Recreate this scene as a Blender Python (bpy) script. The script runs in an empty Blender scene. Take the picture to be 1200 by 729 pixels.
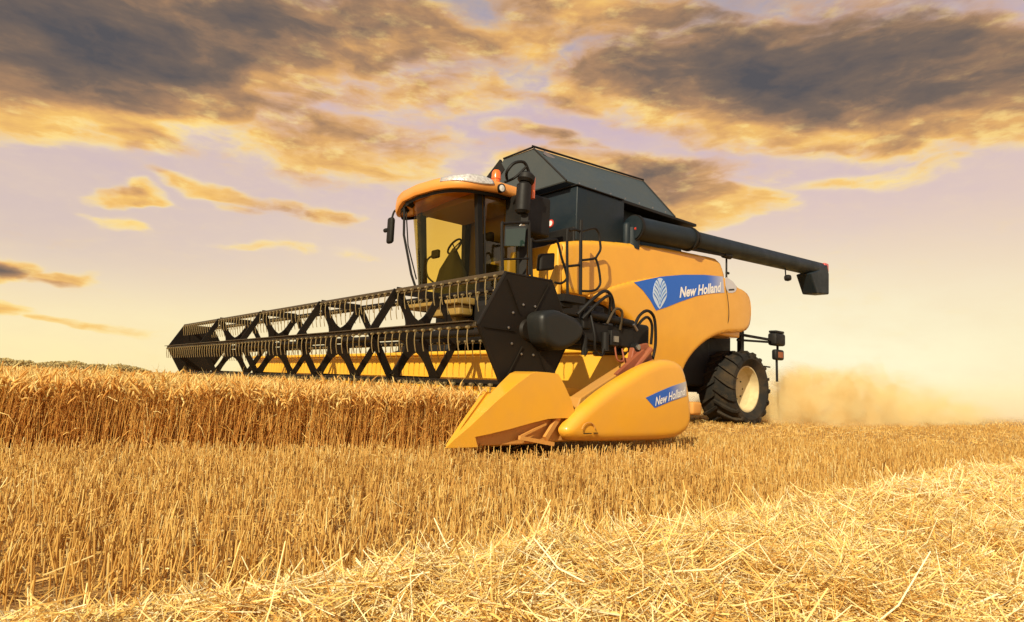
import bpy, bmesh, math, random
import numpy as np
from mathutils import Vector, Matrix
random.seed(7); rng = np.random.default_rng(7)
S = bpy.context.scene
COL = S.collection

# ---------------- camera ----------------
cam = bpy.data.objects.new('camera', bpy.data.cameras.new('camera'))
COL.objects.link(cam); S.camera = cam
cam.data.sensor_width = 36; cam.data.lens = 764/1200*36
cam.data.clip_start = .05; cam.data.clip_end = 6000
CP = Vector((-4.15, -4.72, .65))
CR = [[0.75859, 0.106781, 0.642759], [-0.650234, 0.060959, 0.757285], [0.041681, -0.992412, 0.115676]]
cam.matrix_world = Matrix(((CR[0][0], -CR[0][1], -CR[0][2], CP.x), (CR[1][0], -CR[1][1], -CR[1][2], CP.y), (CR[2][0], -CR[2][1], -CR[2][2], CP.z), (0, 0, 0, 1)))
FWD = Vector((.6471, .7624, 0)); RGT = Vector((.7624, -.6471, 0))

# ---------------- sun ----------------
TS = Vector((-.76, -.37, .55)).normalized()
sl = bpy.data.lights.new('sun', 'SUN'); sl.energy = 5.0; sl.angle = math.radians(.6); sl.color = (1, .88, .64)
sun = bpy.data.objects.new('sun', sl); COL.objects.link(sun)
sun.rotation_euler = TS.to_track_quat('Z', 'Y').to_euler(); sun.location = (-8, -8, 12)
S.view_settings.view_transform = 'Standard'; S.view_settings.look = 'None'
S.view_settings.exposure = .2; S.view_settings.gamma = 1
S.render.engine = 'CYCLES'
S.cycles.max_bounces = 7; S.cycles.transparent_max_bounces = 12
S.cycles.volume_step_rate = 2.0; S.cycles.volume_max_steps = 128; S.cycles.volume_bounces = 5

# ---------------- node helpers ----------------
class N:
    def __init__(s, nt): s.nt = nt
    def n(s, t, **k):
        o = s.nt.nodes.new(t)
        for a, b in k.items(): setattr(o, a, b)
        return o
    def set(s, sock, v):
        if isinstance(v, bpy.types.NodeSocket): s.nt.links.new(v, sock)
        elif v is not None: sock.default_value = v
    def m(s, op, a, b=None, c=None, clamp=False):
        o = s.n('ShaderNodeMath', operation=op); o.use_clamp = clamp
        for i, v in enumerate((a, b, c)): s.set(o.inputs[i], v)
        return o.outputs[0]
    def vm(s, op, a, b=None):
        o = s.n('ShaderNodeVectorMath', operation=op)
        s.set(o.inputs[0], a); s.set(o.inputs[1], b)
        return o.outputs['Value'] if op in ('DOT_PRODUCT', 'LENGTH') else o.outputs[0]
    def noise(s, v, scale, detail=4, rough=.55, dist=0, out='Fac'):
        o = s.n('ShaderNodeTexNoise'); s.set(o.inputs['Vector'], v)
        o.inputs['Scale'].default_value = scale; o.inputs['Detail'].default_value = detail
        o.inputs['Roughness'].default_value = rough; o.inputs['Distortion'].default_value = dist
        return o.outputs[out]
    def mix(s, f, a, b, mode='MIX'):
        o = s.n('ShaderNodeMix', data_type='RGBA', blend_type=mode)
        s.set(o.inputs['Factor'], f); s.set(o.inputs['A'], a); s.set(o.inputs['B'], b)
        return o.outputs['Result']
    def ramp(s, f, stops, interp='LINEAR'):
        o = s.n('ShaderNodeValToRGB'); s.set(o.inputs[0], f); r = o.color_ramp; r.interpolation = interp
        while len(r.elements) < len(stops): r.elements.new(.5)
        for e, (p, c) in zip(r.elements, stops): e.position = p; e.color = (*c, 1) if len(c) == 3 else c
        return o.outputs[0]
    def mr(s, v, a, b, c=0., d=1., smooth=False):
        o = s.n('ShaderNodeMapRange'); o.interpolation_type = 'SMOOTHSTEP' if smooth else 'LINEAR'
        for i, x in enumerate((v, a, b, c, d)): s.set(o.inputs[i], x)
        return o.outputs[0]

def srgb(r, g, b):
    f = lambda c: c/12.92 if c <= .04045 else ((c+.055)/1.055)**2.4
    return (f(r/255), f(g/255), f(b/255))

SKYB = [(-0.607, 0.3908, 0.241, 0.0853, 0.1714, 1.12), (-0.3477, 0.483, 0.2754, 0.0489, 0.1135, 0.95), (-0.5903, 0.3107, 0.1504, 0.0347, 0.1888, 0.62), (-0.2702, 0.3418, 0.2062, 0.0514, -0.0085, 0.52), (-0.1509, 0.4358, 0.2183, 0.0498, 0.043, 0.44), (-0.0388, 0.5108, 0.1583, 0.037, -0.0193, 0.55), (0.0285, 0.3832, 0.0952, 0.0169, -0.0361, 0.45), (0.1265, 0.5368, 0.203, 0.0359, -0.0498, 0.62), (0.4714, 0.4209, 0.329, 0.0782, -0.178, 1.08), (0.1948, 0.4399, 0.1844, 0.0386, -0.1174, 0.75), (0.5559, 0.369, 0.205, 0.0348, -0.1709, 0.62), (0.4242, 0.5566, 0.3849, 0.0632, -0.1768, 0.3), (0.1452, 0.3282, 0.2088, 0.0319, -0.015, 0.72), (0.2519, 0.2784, 0.1255, 0.0319, -0.0371, 0.72), (0.0833, 0.3697, 0.0673, 0.0146, 0.0552, 0.45), (0.4997, 0.3027, 0.1698, 0.0143, -0.0218, 0.5), (-0.5467, 0.2306, 0.0544, 0.0099, 0.1814, 0.6), (-0.4184, 0.2577, 0.1129, 0.0128, -0.0173, 0.5), (-0.4273, 0.2426, 0.0391, 0.0093, 0.0601, 0.4), (-0.5585, 0.2016, 0.0533, 0.0077, 0.0459, 0.42), (-0.6779, 0.118, 0.0564, 0.0152, 0.1471, 0.8), (-0.6011, 0.1217, 0.063, 0.0097, 0.0901, 0.58), (-0.6682, 0.0679, 0.0607, 0.0133, 0.0307, 0.8), (-0.5769, 0.0625, 0.0646, 0.0065, 0.0058, 0.55), (-0.3592, 0.1912, 0.0585, 0.0085, 0.0513, 0.38), (-0.2441, 0.193, 0.0565, 0.0101, 0.0222, 0.34), (-0.2904, 0.245, 0.0875, 0.0159, -0.0996, 0.5), (-0.3565, 0.5629, 0.1984, 0.0383, 0.2506, 0.7)]
# ---------------- world: evening sky with clouds ----------------
W = bpy.data.worlds.new('World'); S.world = W; W.use_nodes = True
nt = W.node_tree; nt.nodes.clear(); w = N(nt)
d = w.vm('NORMALIZE', w.n('ShaderNodeTexCoord').outputs['Generated'])
az = w.m('ARCTAN2', w.vm('DOT_PRODUCT', d, tuple(RGT)), w.vm('DOT_PRODUCT', d, tuple(FWD)))
sx = w.n('ShaderNodeSeparateXYZ'); w.set(sx.inputs[0], d)
el = w.m('ARCSINE', sx.outputs[2])
# the clouds stretch along the horizon
gc = bpy.data.node_groups.new('cloud_density', 'ShaderNodeTree')
gc.interface.new_socket('az', in_out='INPUT', socket_type='NodeSocketFloat')
gc.interface.new_socket('el', in_out='INPUT', socket_type='NodeSocketFloat')
gc.interface.new_socket('density', in_out='OUTPUT', socket_type='NodeSocketFloat')
gc.interface.new_socket('mass', in_out='OUTPUT', socket_type='NodeSocketFloat')
g = N(gc); gi = g.n('NodeGroupInput'); go = g.n('NodeGroupOutput')
cv = g.n('ShaderNodeCombineXYZ'); g.set(cv.inputs[0], gi.outputs[0]); g.set(cv.inputs[1], gi.outputs[1])
st = g.vm('MULTIPLY', cv.outputs[0], (1, 2.1, 1))
wn = g.vm('SUBTRACT', g.noise(st, 5.5, 4, .5, out='Color'), (.5, .5, .5))
wp = g.vm('ADD', cv.outputs[0], g.vm('MULTIPLY', wn, (.26, .075, 0)))
acc = None
for (cx, cy, L, h, an, wt) in SKYB:
    q = g.vm('SUBTRACT', wp, (cx, cy, 0))
    u = g.vm('DOT_PRODUCT', q, (math.cos(an)/(L+h), math.sin(an)/(L+h), 0))
    v = g.vm('DOT_PRODUCT', q, (-math.sin(an)/h/1.35, math.cos(an)/h/1.35, 0))
    r2 = g.m('ADD', g.m('POWER', g.m('ABSOLUTE', u), 2.6), g.m('MULTIPLY', v, v))
    f = g.m('MULTIPLY', g.m('SUBTRACT', 1.0, r2, clamp=True), wt)
    acc = f if acc is None else g.m('MAXIMUM', acc, f)
fb = g.noise(g.vm('MULTIPLY', wp, (1, 3.0, 1)), 12, 7, .55, .3)
fl = g.noise(g.vm('MULTIPLY', wp, (1, 1.9, 1)), 5, 4, .5)
dn = g.m('ADD', acc, g.m('MULTIPLY', g.m('SUBTRACT', fb, .5), .95))
dn = g.m('ADD', dn, g.m('MULTIPLY', g.m('SUBTRACT', fl, .5), .9))
dn = g.m('MULTIPLY', dn, g.mr(acc, 0.0, .25, .0, 1, True))
g.set(go.inputs[0], dn)
ms = g.m('ADD', g.m('MULTIPLY', acc, 1.15), g.m('ADD', g.m('MULTIPLY', g.m('SUBTRACT', fl, .5), .75), g.m('MULTIPLY', g.m('SUBTRACT', fb, .5), 1.15)))
ms = g.m('MULTIPLY', ms, g.mr(acc, 0, .42, .15, 1, True))
g.set(go.inputs[1], ms)
def cden(a, e):
    o = w.n('ShaderNodeGroup'); o.node_tree = gc; w.set(o.inputs[0], a); w.set(o.inputs[1], e); return o.outputs
D1, M1 = cden(az, el)
D2, M2 = cden(w.m('ADD', az, .01), w.m('SUBTRACT', el, .045))
# clear sky: physical sky plus the warm evening tint of this field
sk = w.n('ShaderNodeTexSky', sky_type='NISHITA'); sk.sun_disc = False
sk.sun_elevation = math.asin(TS.z); sk.sun_rotation = math.atan2(TS.x, TS.y)
elr = w.m('MAXIMUM', el, 0)
base = w.ramp(w.mr(elr, 0, .75), [(0, srgb(255, 236, 176)), (.09, srgb(250, 232, 184)), (.22, srgb(238, 216, 186)), (.36, srgb(218, 194, 190)), (.55, srgb(202, 178, 190)), (.78, srgb(146, 144, 160)), (1, srgb(112, 122, 142))])
# left side more lilac at mid height, yellow brighter to the right
lil = w.m('MULTIPLY', w.mr(az, .0, -.7, 0, 1, True), w.m('MULTIPLY', w.mr(elr, .06, .18, 0, 1, True), w.mr(elr, .45, .25, 0, 1, True)))
base = w.mix(w.m('MULTIPLY', lil, .65), base, (*srgb(203, 182, 184), 1))
glow = w.m('MULTIPLY', w.mr(w.m('ABSOLUTE', w.m('SUBTRACT', az, .40)), .60, 0, 0, 1, True), w.mr(elr, .26, .0, 0, 1, True))
base = w.mix(w.m('MULTIPLY', glow, .9), base, (*srgb(255, 250, 214), 1))
nis = w.vm('MULTIPLY', sk.outputs[0], (.0035, .003, .0025))
base = w.vm('ADD', base, nis)
mott = w.noise(w.vm('MULTIPLY', d, (1, 1, 2)), 9, 5, .6)
base = w.mix(w.mr(mott, .4, .75, 0, .25), base, (*srgb(240, 214, 178), 1))
# thin cloud is lit gold, thick cloud goes grey-brown; lower rims catch the low light
grad = w.m('SUBTRACT', M1, M2)
shade = w.m('SUBTRACT', M1, w.m('MULTIPLY', grad, .42))
fine = w.noise(w.vm('MULTIPLY', d, (1, 1, 2.8)), 30, 8, .62, .3)
dv_ = w.noise(w.vm('MULTIPLY', d, (1, 1, 3.2)), 6, 6, .52)
shade = w.m('ADD', shade, w.m('ADD', w.m('MULTIPLY', w.m('SUBTRACT', dv_, .5), .75), w.m('MULTIPLY', w.m('SUBTRACT', fine, .5), .22)))
cc = w.ramp(w.m('MULTIPLY', shade, .7), [(.02, srgb(246, 222, 184)), (.12, srgb(255, 226, 150)), (.24, srgb(246, 196, 112)), (.36, srgb(220, 168, 108)), (.52, srgb(172, 134, 102)), (.72, srgb(120, 104, 94)), (.95, srgb(88, 86, 90))])
hot = w.noise(w.vm('MULTIPLY', d, (1, 1, 2.8)), 20, 6, .58)
cc = w.mix(w.m('MULTIPLY', w.mr(hot, .50, .68, 0, .9, True), w.mr(shade, .95, .3, 0, 1)), cc, (*srgb(254, 222, 142), 1))
alpha = w.mr(w.m('ADD', M1, w.m('MULTIPLY', w.m('SUBTRACT', fine, .5), .5)), -.06, .70, 0, 1, True)
skyc = w.mix(alpha, base, cc)
bg = w.n('ShaderNodeBackground'); w.set(bg.inputs[0], skyc); bg.inputs[1].default_value = .885
wo = w.n('ShaderNodeOutputWorld'); w.set(wo.inputs[0], bg.outputs[0])
W.cycles.sampling_method = 'MANUAL'; W.cycles.sample_map_resolution = 512

# ---------------- materials ----------------
def mat(name, col, rough=.5, metal=0, coat=0, var=None, vscale=6, bump=0, bscale=40, dust=0, dustcol=(.45, .27, .09), spec=None):
    m = bpy.data.materials.new(name); m.use_nodes = True
    k = N(m.node_tree); b = m.node_tree.nodes['Principled BSDF']
    oc = k.n('ShaderNodeTexCoord').outputs['Object']
    c = (*col, 1)
    if var: c = k.mix(k.mr(k.noise(oc, vscale, 5, .6), .3, .7), (*col, 1), (*var, 1))
    if dust:
        f = k.mr(k.noise(oc, 2.3, 7, .65), .42, .72, 0, dust)
        c = k.mix(f, c, (*dustcol, 1))
        k.set(b.inputs['Roughness'], k.mr(k.noise(oc, 2.3, 7, .65), .3, .75, rough, min(1, rough+.35)))
    else: b.inputs['Roughness'].default_value = rough
    k.set(b.inputs['Base Color'], c); b.inputs['Metallic'].default_value = metal
    b.inputs['Coat Weight'].default_value = coat; b.inputs['Coat Roughness'].default_value = .12
    if spec is not None: b.inputs['Specular IOR Level'].default_value = spec
    if bump:
        bn = k.n('ShaderNodeBump'); bn.inputs['Strength'].default_value = bump; bn.inputs['Distance'].default_value = .01
        k.set(bn.inputs['Height'], k.noise(oc, bscale, 4, .6)); k.set(b.inputs['Normal'], bn.outputs[0])
    return m
M = {
 'paint': mat('paint', (.78, .385, .020), .32, coat=.45, var=(.74, .35, .018), vscale=1.2, dust=.20, dustcol=(.56, .32, .10)),
 'roofpaint': mat('roofpaint', (.78, .31, .05), .3, coat=.5, dust=.15),
 'oldpaint': mat('oldpaint', (.60, .27, .05), .5, dust=.4, bump=.2),
 'hdrpaint_lit': mat('hdrpaint_lit', (.80, .45, .03), .38, dust=.25, var=(.78, .40, .02), vscale=2, dustcol=(.6, .4, .12)),  # machine yellow with front-lit brightness put into its colour
 'rustred': mat('rustred', (.28, .075, .03), .55, dust=.4),
 'black': mat('black', (.008, .0075, .007), .45, dust=.08, dustcol=(.08, .05, .02), spec=.3),
 'reel': mat('reel', (.008, .0055, .003), .45, dust=.25, dustcol=(.035, .02, .007), bump=.1, spec=.25),
 'bat': mat('bat', (.045, .030, .012), .38, dust=.4, dustcol=(.13, .08, .025), spec=.5),
 'tine': mat('tine', (.34, .26, .12), .3, metal=.5),
 'linkpaint': mat('linkpaint', (.52, .25, .045), .5, dust=.5, dustcol=(.35, .18, .06), bump=.3),
 'cover': mat('cover', (.012, .013, .012), .35, dust=.15, dustcol=(.05, .035, .02), spec=.35),
 'platform': mat('platform', (.30, .19, .04), .5, dust=.4, bump=.3),
 'darkglass': mat('darkglass', (.03, .06, .05), .08, coat=.6),
 'tank': mat('tank', (.009, .017, .023), .36, dust=.10, dustcol=(.06, .05, .03), bump=.05, bscale=5, spec=.3),
 'hopper': mat('hopper', (.046, .062, .068), .42, dust=.15, dustcol=(.12, .10, .07), bump=.05, bscale=4),
 'rubber': mat('rubber', (.013, .012, .010), .75, dust=.6, dustcol=(.10, .065, .03), bump=.3, bscale=60, spec=.3),
 'rim': mat('rim', (.60, .50, .28), .5, dust=.6, dustcol=(.34, .22, .09), bump=.1),
 'steel': mat('steel', (.35, .33, .30), .35, metal=.9),
 'white': mat('white', (.78, .78, .76), .45),
 'emblem': mat('emblem', (.50, .62, .80), .4),
 'blue': mat('blue', (.005, .10, .50), .35, coat=.3, var=(.015, .16, .50), vscale=2),
 'lightblue': mat('lightblue', (.16, .32, .58), .4),
 'chrome': mat('chrome', (.88, .86, .82), .25, metal=.3, var=(.45, .42, .40), vscale=26, bump=1, bscale=22),
 'amber': mat('amber', (.85, .16, .02), .25, coat=.5),
 'redlens': mat('redlens', (.55, .05, .03), .3, coat=.5),
 'seat': mat('seat', (.02, .02, .022), .8),
 'inner': mat('inner', (.30, .23, .06), .7),
 'chaff': mat('chaff', (.40, .22, .08), .9, bump=.6),
}
# faded blue to grey-white decal
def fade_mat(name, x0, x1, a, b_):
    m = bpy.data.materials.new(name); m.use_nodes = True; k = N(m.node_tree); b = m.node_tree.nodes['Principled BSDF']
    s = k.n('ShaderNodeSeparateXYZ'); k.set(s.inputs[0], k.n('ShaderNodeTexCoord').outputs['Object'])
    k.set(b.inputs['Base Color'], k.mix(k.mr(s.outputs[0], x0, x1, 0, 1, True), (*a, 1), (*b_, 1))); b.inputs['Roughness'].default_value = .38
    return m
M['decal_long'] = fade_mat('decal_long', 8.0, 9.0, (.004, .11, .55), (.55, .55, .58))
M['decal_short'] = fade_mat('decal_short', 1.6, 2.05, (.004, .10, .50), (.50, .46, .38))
def glassmat(name, tint, gl=.10):
    m = bpy.data.materials.new(name); m.use_nodes = True; k = N(m.node_tree); m.node_tree.nodes.remove(m.node_tree.nodes['Principled BSDF'])
    t = k.n('ShaderNodeBsdfTransparent'); t.inputs[0].default_value = (*tint, 1)
    gs = k.n('ShaderNodeBsdfGlossy'); gs.inputs['Roughness'].default_value = .04; gs.inputs[0].default_value = (.9, .9, .8, 1)
    fr = k.n('ShaderNodeFresnel'); fr.inputs[0].default_value = 1.45
    mx = k.n('ShaderNodeMixShader'); k.set(mx.inputs[0], k.m('MULTIPLY', fr.outputs[0], .45, clamp=True)); k.set(mx.inputs[1], t.outputs[0]); k.set(mx.inputs[2], gs.outputs[0])
    k.set(m.node_tree.nodes['Material Output'].inputs[0], mx.outputs[0]); return m
M['glass'] = glassmat('glass', (.97, .83, .36))
M['mirrorglass'] = mat('mirrorglass', (.6, .7, .68), .06, metal=1)

# ---------------- mesh helpers ----------------
class MB:
    def __init__(s): s.v = []; s.f = []
    def add(s, vs, fs):
        o = len(s.v); s.v += [tuple(v) for v in vs]; s.f += [tuple(o+i for i in f) for f in fs]; return s
    def box(s, x0, x1, y0, y1, z0, z1, bev=0):
        if bev:
            b = min(bev, (x1-x0)/2.01, (y1-y0)/2.01, (z1-z0)/2.01)
            bm = bmesh.new(); bmesh.ops.create_cube(bm, size=1)
            for v in bm.verts: v.co = ((x0+x1)/2+v.co.x*(x1-x0), (y0+y1)/2+v.co.y*(y1-y0), (z0+z1)/2+v.co.z*(z1-z0))
            bmesh.ops.bevel(bm, geom=bm.edges[:], offset=b, segments=3, affect='EDGES', profile=.5)
            bm.verts.index_update(); s.add([v.co[:] for v in bm.verts], [[v.index for v in f.verts] for f in bm.faces]); bm.free(); return s
        return s.hexa([(x0, y0, z0), (x1, y0, z0), (x1, y1, z0), (x0, y1, z0), (x0, y0, z1), (x1, y0, z1), (x1, y1, z1), (x0, y1, z1)])
    def hexa(s, p): return s.add(p, [(3, 2, 1, 0), (4, 5, 6, 7), (0, 1, 5, 4), (1, 2, 6, 5), (2, 3, 7, 6), (3, 0, 4, 7)])
    def beam(s, a, b, wd, th, up=(0, 0, 1)):
        a = Vector(a); b = Vector(b); t = (b-a).normalized(); u = Vector(up); r = t.cross(u)
        if r.length < 1e-4: r = t.cross(Vector((1, 0, 0)))
        r.normalize(); u = r.cross(t)
        P = []
        for c in (a, b): P += [c-r*wd/2-u*th/2, c+r*wd/2-u*th/2, c+r*wd/2+u*th/2, c-r*wd/2+u*th/2]
        return s.add(P, [(3, 2, 1, 0), (4, 5, 6, 7), (0, 1, 5, 4), (1, 2, 6, 5), (2, 3, 7, 6), (3, 0, 4, 7)])
    def tube(s, pts, r, n=10, cap=True, radii=None):
        pts = [Vector(p) for p in pts]; vs = []; fs = []
        ref = None
        for i, p in enumerate(pts):
            t = (pts[min(i+1, len(pts)-1)]-pts[max(i-1, 0)]).normalized()
            if ref is None:
                ref = t.cross(Vector((0, 0, 1)));
                if ref.length < .1: ref = t.cross(Vector((1, 0, 0)))
            ref = (ref - t*ref.dot(t)).normalized(); q = t.cross(ref)
            rr = radii[i] if radii else r
            for k in range(n):
                a = 2*math.pi*k/n; vs.append(p+ref*math.cos(a)*rr+q*math.sin(a)*rr)
        for i in range(len(pts)-1):
            for k in range(n): fs.append((i*n+k, i*n+(k+1) % n, (i+1)*n+(k+1) % n, (i+1)*n+k))
        if cap: fs.append(tuple(range(n))[::-1]); fs.append(tuple((len(pts)-1)*n+k for k in range(n)))
        return s.add(vs, fs)
    def lathe(s, prof, c, n=48, axis='y', close=False):
        # prof: (r, offset along axis)
        vs = []; fs = []
        for (r, o) in prof:
            for k in range(n):
                a = 2*math.pi*k/n
                if axis == 'y': vs.append((c[0]+r*math.cos(a), c[1]+o, c[2]+r*math.sin(a)))
                elif axis == 'z': vs.append((c[0]+r*math.cos(a), c[1]+r*math.sin(a), c[2]+o))
                else: vs.append((c[0]+o, c[1]+r*math.cos(a), c[2]+r*math.sin(a)))
        m = len(prof)
        for i in range(m if close else m-1):
            j = (i+1) % m
            for k in range(n): fs.append((i*n+k, i*n+(k+1) % n, j*n+(k+1) % n, j*n+k))
        return s.add(vs, fs)
    def prism(s, poly, y0, y1):
        n = len(poly); vs = [(x, y0, z) for x, z in poly]+[(x, y1, z) for x, z in poly]
        return s.add(vs, [tuple(range(n)), tuple(range(2*n-1, n-1, -1))]+[(i, i+n, (i+1) % n+n, (i+1) % n) for i in range(n)])
    def build(s, name, m, parent=None, smooth=False, bevel=0):
        me = bpy.data.meshes.new(name); me.from_pydata(s.v, [], s.f)
        bm = bmesh.new(); bm.from_mesh(me); bmesh.ops.recalc_face_normals(bm, faces=bm.faces); bm.to_mesh(me); bm.free()
        return link(name, me, m, parent, smooth, bevel)
def link(name, me, m, parent=None, smooth=False, bevel=0):
    me.materials.append(m if not isinstance(m, str) else M[m])
    o = bpy.data.objects.new(name, me); COL.objects.link(o)
    if parent is not None:
        o.parent = parent
        if parent.type == 'EMPTY': o.location = -Vector(parent.location)
    if smooth:
        me.polygons.foreach_set('use_smooth', [True]*len(me.polygons))
        try: me.set_sharp_from_angle(angle=math.radians(38))
        except Exception: pass
    if bevel:
        b = o.modifiers.new('bevel', 'BEVEL'); b.width = bevel; b.segments = 2; b.limit_method = 'ANGLE'; b.angle_limit = math.radians(40)
    return o
def chaikin(p, it=2, closed=True):
    for _ in range(it):
        q = []
        n = len(p)
        for i in range(n if closed else n-1):
            a, b = p[i], p[(i+1) % n]
            q += [tuple(a[k]*.75+b[k]*.25 for k in range(len(a))), tuple(a[k]*.25+b[k]*.75 for k in range(len(a)))]
        p = q if closed else [p[0]]+q+[p[-1]]
    return p
def smoothpath(p, n=6):
    # Catmull-Rom through 3-D points
    P = [Vector(x) for x in p]; out = []
    for i in range(len(P)-1):
        a = P[max(i-1, 0)]; b = P[i]; c = P[i+1]; e = P[min(i+2, len(P)-1)]
        for k in range(n):
            t = k/n; out.append(.5*((2*b)+(c-a)*t+(2*a-5*b+4*c-e)*t*t+(3*b-a-3*c+e)*t*t*t))
    return out+[P[-1]]
def shell(name, poly, y0, depth, m, parent, R=.08, bulge=None, grid=.08, round_=1, inset=False):
    """moulded panel: outline in (x, z), outer face at y0 looking to -y, rounded rim, turned back by depth"""
    if round_: poly = chaikin(poly, round_)
    bm = bmesh.new(); vs = [bm.verts.new((x, 0, z)) for x, z in poly]
    f = bm.faces.new(vs)
    if R > 0 and inset:
        last = 0
        for t in (.06, .2, .42, .7, 1.0):
            fs = [f]
            big = max(bm.faces, key=lambda q: q.calc_area())
            bmesh.ops.inset_individual(bm, faces=[big], thickness=R*(t-last), depth=0, use_even_offset=False); last = t
    xs = [p[0] for p in poly]; zs = [p[1] for p in poly]
    if grid:
        x = min(xs)+grid
        while x < max(xs):
            bmesh.ops.bisect_plane(bm, geom=bm.verts[:]+bm.edges[:]+bm.faces[:], plane_co=(x, 0, 0), plane_no=(1, 0, 0)); x += grid
        z = min(zs)+grid
        while z < max(zs):
            bmesh.ops.bisect_plane(bm, geom=bm.verts[:]+bm.edges[:]+bm.faces[:], plane_co=(0, 0, z), plane_no=(0, 0, 1)); z += grid
    A = np.array(poly); Bq = np.roll(A, -1, 0); ab = Bq-A; L2 = (ab**2).sum(1)+1e-12
    bm.verts.ensure_lookup_table()
    for v in bm.verts:
        p = np.array((v.co.x, v.co.z)); t = np.clip(((p-A)*ab).sum(1)/L2, 0, 1)
        dd = math.sqrt((((A+ab*t[:, None]-p)**2).sum(1)).min())
        off = 0
        if R > 0 and dd < R: off = R-math.sqrt(max(0, R*R-(R-dd)**2))
        v.co.y = y0+off+(bulge(v.co.x, v.co.z) if bulge else 0)
    be = [e for e in bm.edges if e.is_boundary]
    r = bmesh.ops.extrude_edge_only(bm, edges=be)
    for v in r['geom']:
        if isinstance(v, bmesh.types.BMVert): v.co.y = (y0+depth) if depth > .01 else v.co.y+depth
    bmesh.ops.recalc_face_normals(bm, faces=bm.faces)
    me = bpy.data.meshes.new(name); bm.to_mesh(me); bm.free()
    return link(name, me, m, parent, True)
def text_mesh(name, body, origin, xdir, updir, width, height, m, parent, shear=.18, yfun=None, bold=.012):
    c = bpy.data.curves.new(name, 'FONT'); c.body = body; c.size = 1; c.shear = shear; c.extrude = 0; c.offset = bold; c.resolution_u = 3
    o = bpy.data.objects.new('tmp', c); COL.objects.link(o)
    bpy.context.view_layer.update()
    me = bpy.data.meshes.new_from_object(o.evaluated_get(bpy.context.evaluated_depsgraph_get()))
    bpy.data.objects.remove(o); xs = [v.co.x for v in me.vertices]; ys = [v.co.y for v in me.vertices]
    a, b, hh = min(xs), max(xs), max(ys)
    for v in me.vertices:
        p = Vector(origin)+Vector(xdir)*((v.co.x-a)/(b-a)*width)+Vector(updir)*(v.co.y/hh*height)
        if yfun: p.y = yfun(p.x, p.z)
        v.co = p
    return link(name, me, m, parent)
def tagit(o, label=None, cat=None, group=None, kind=None):
    if label: o['label'] = label
    if cat: o['category'] = cat
    if group: o['group'] = group
    if kind: o['kind'] = kind
    return o
def mesh_np(name, V, Q, m, tint=None, smooth=False):
    me = bpy.data.meshes.new(name); nv = len(V); nq = len(Q)
    me.vertices.add(nv); me.vertices.foreach_set('co', np.ascontiguousarray(V, dtype=np.float32).ravel())
    me.loops.add(nq*4); me.loops.foreach_set('vertex_index', np.ascontiguousarray(Q, dtype=np.int32).ravel())
    me.polygons.add(nq); me.polygons.foreach_set('loop_start', np.arange(0, nq*4, 4, dtype=np.int32))
    me.polygons.foreach_set('loop_total', np.full(nq, 4, dtype=np.int32))
    if smooth: me.polygons.foreach_set('use_smooth', np.ones(nq, dtype=bool))
    me.update(calc_edges=True)
    if tint is not None:
        at = me.attributes.new('tint', 'FLOAT', 'POINT'); at.data.foreach_set('value', np.ascontiguousarray(tint, dtype=np.float32))
    o = bpy.data.objects.new(name, me); me.materials.append(m); COL.objects.link(o); return o
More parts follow.
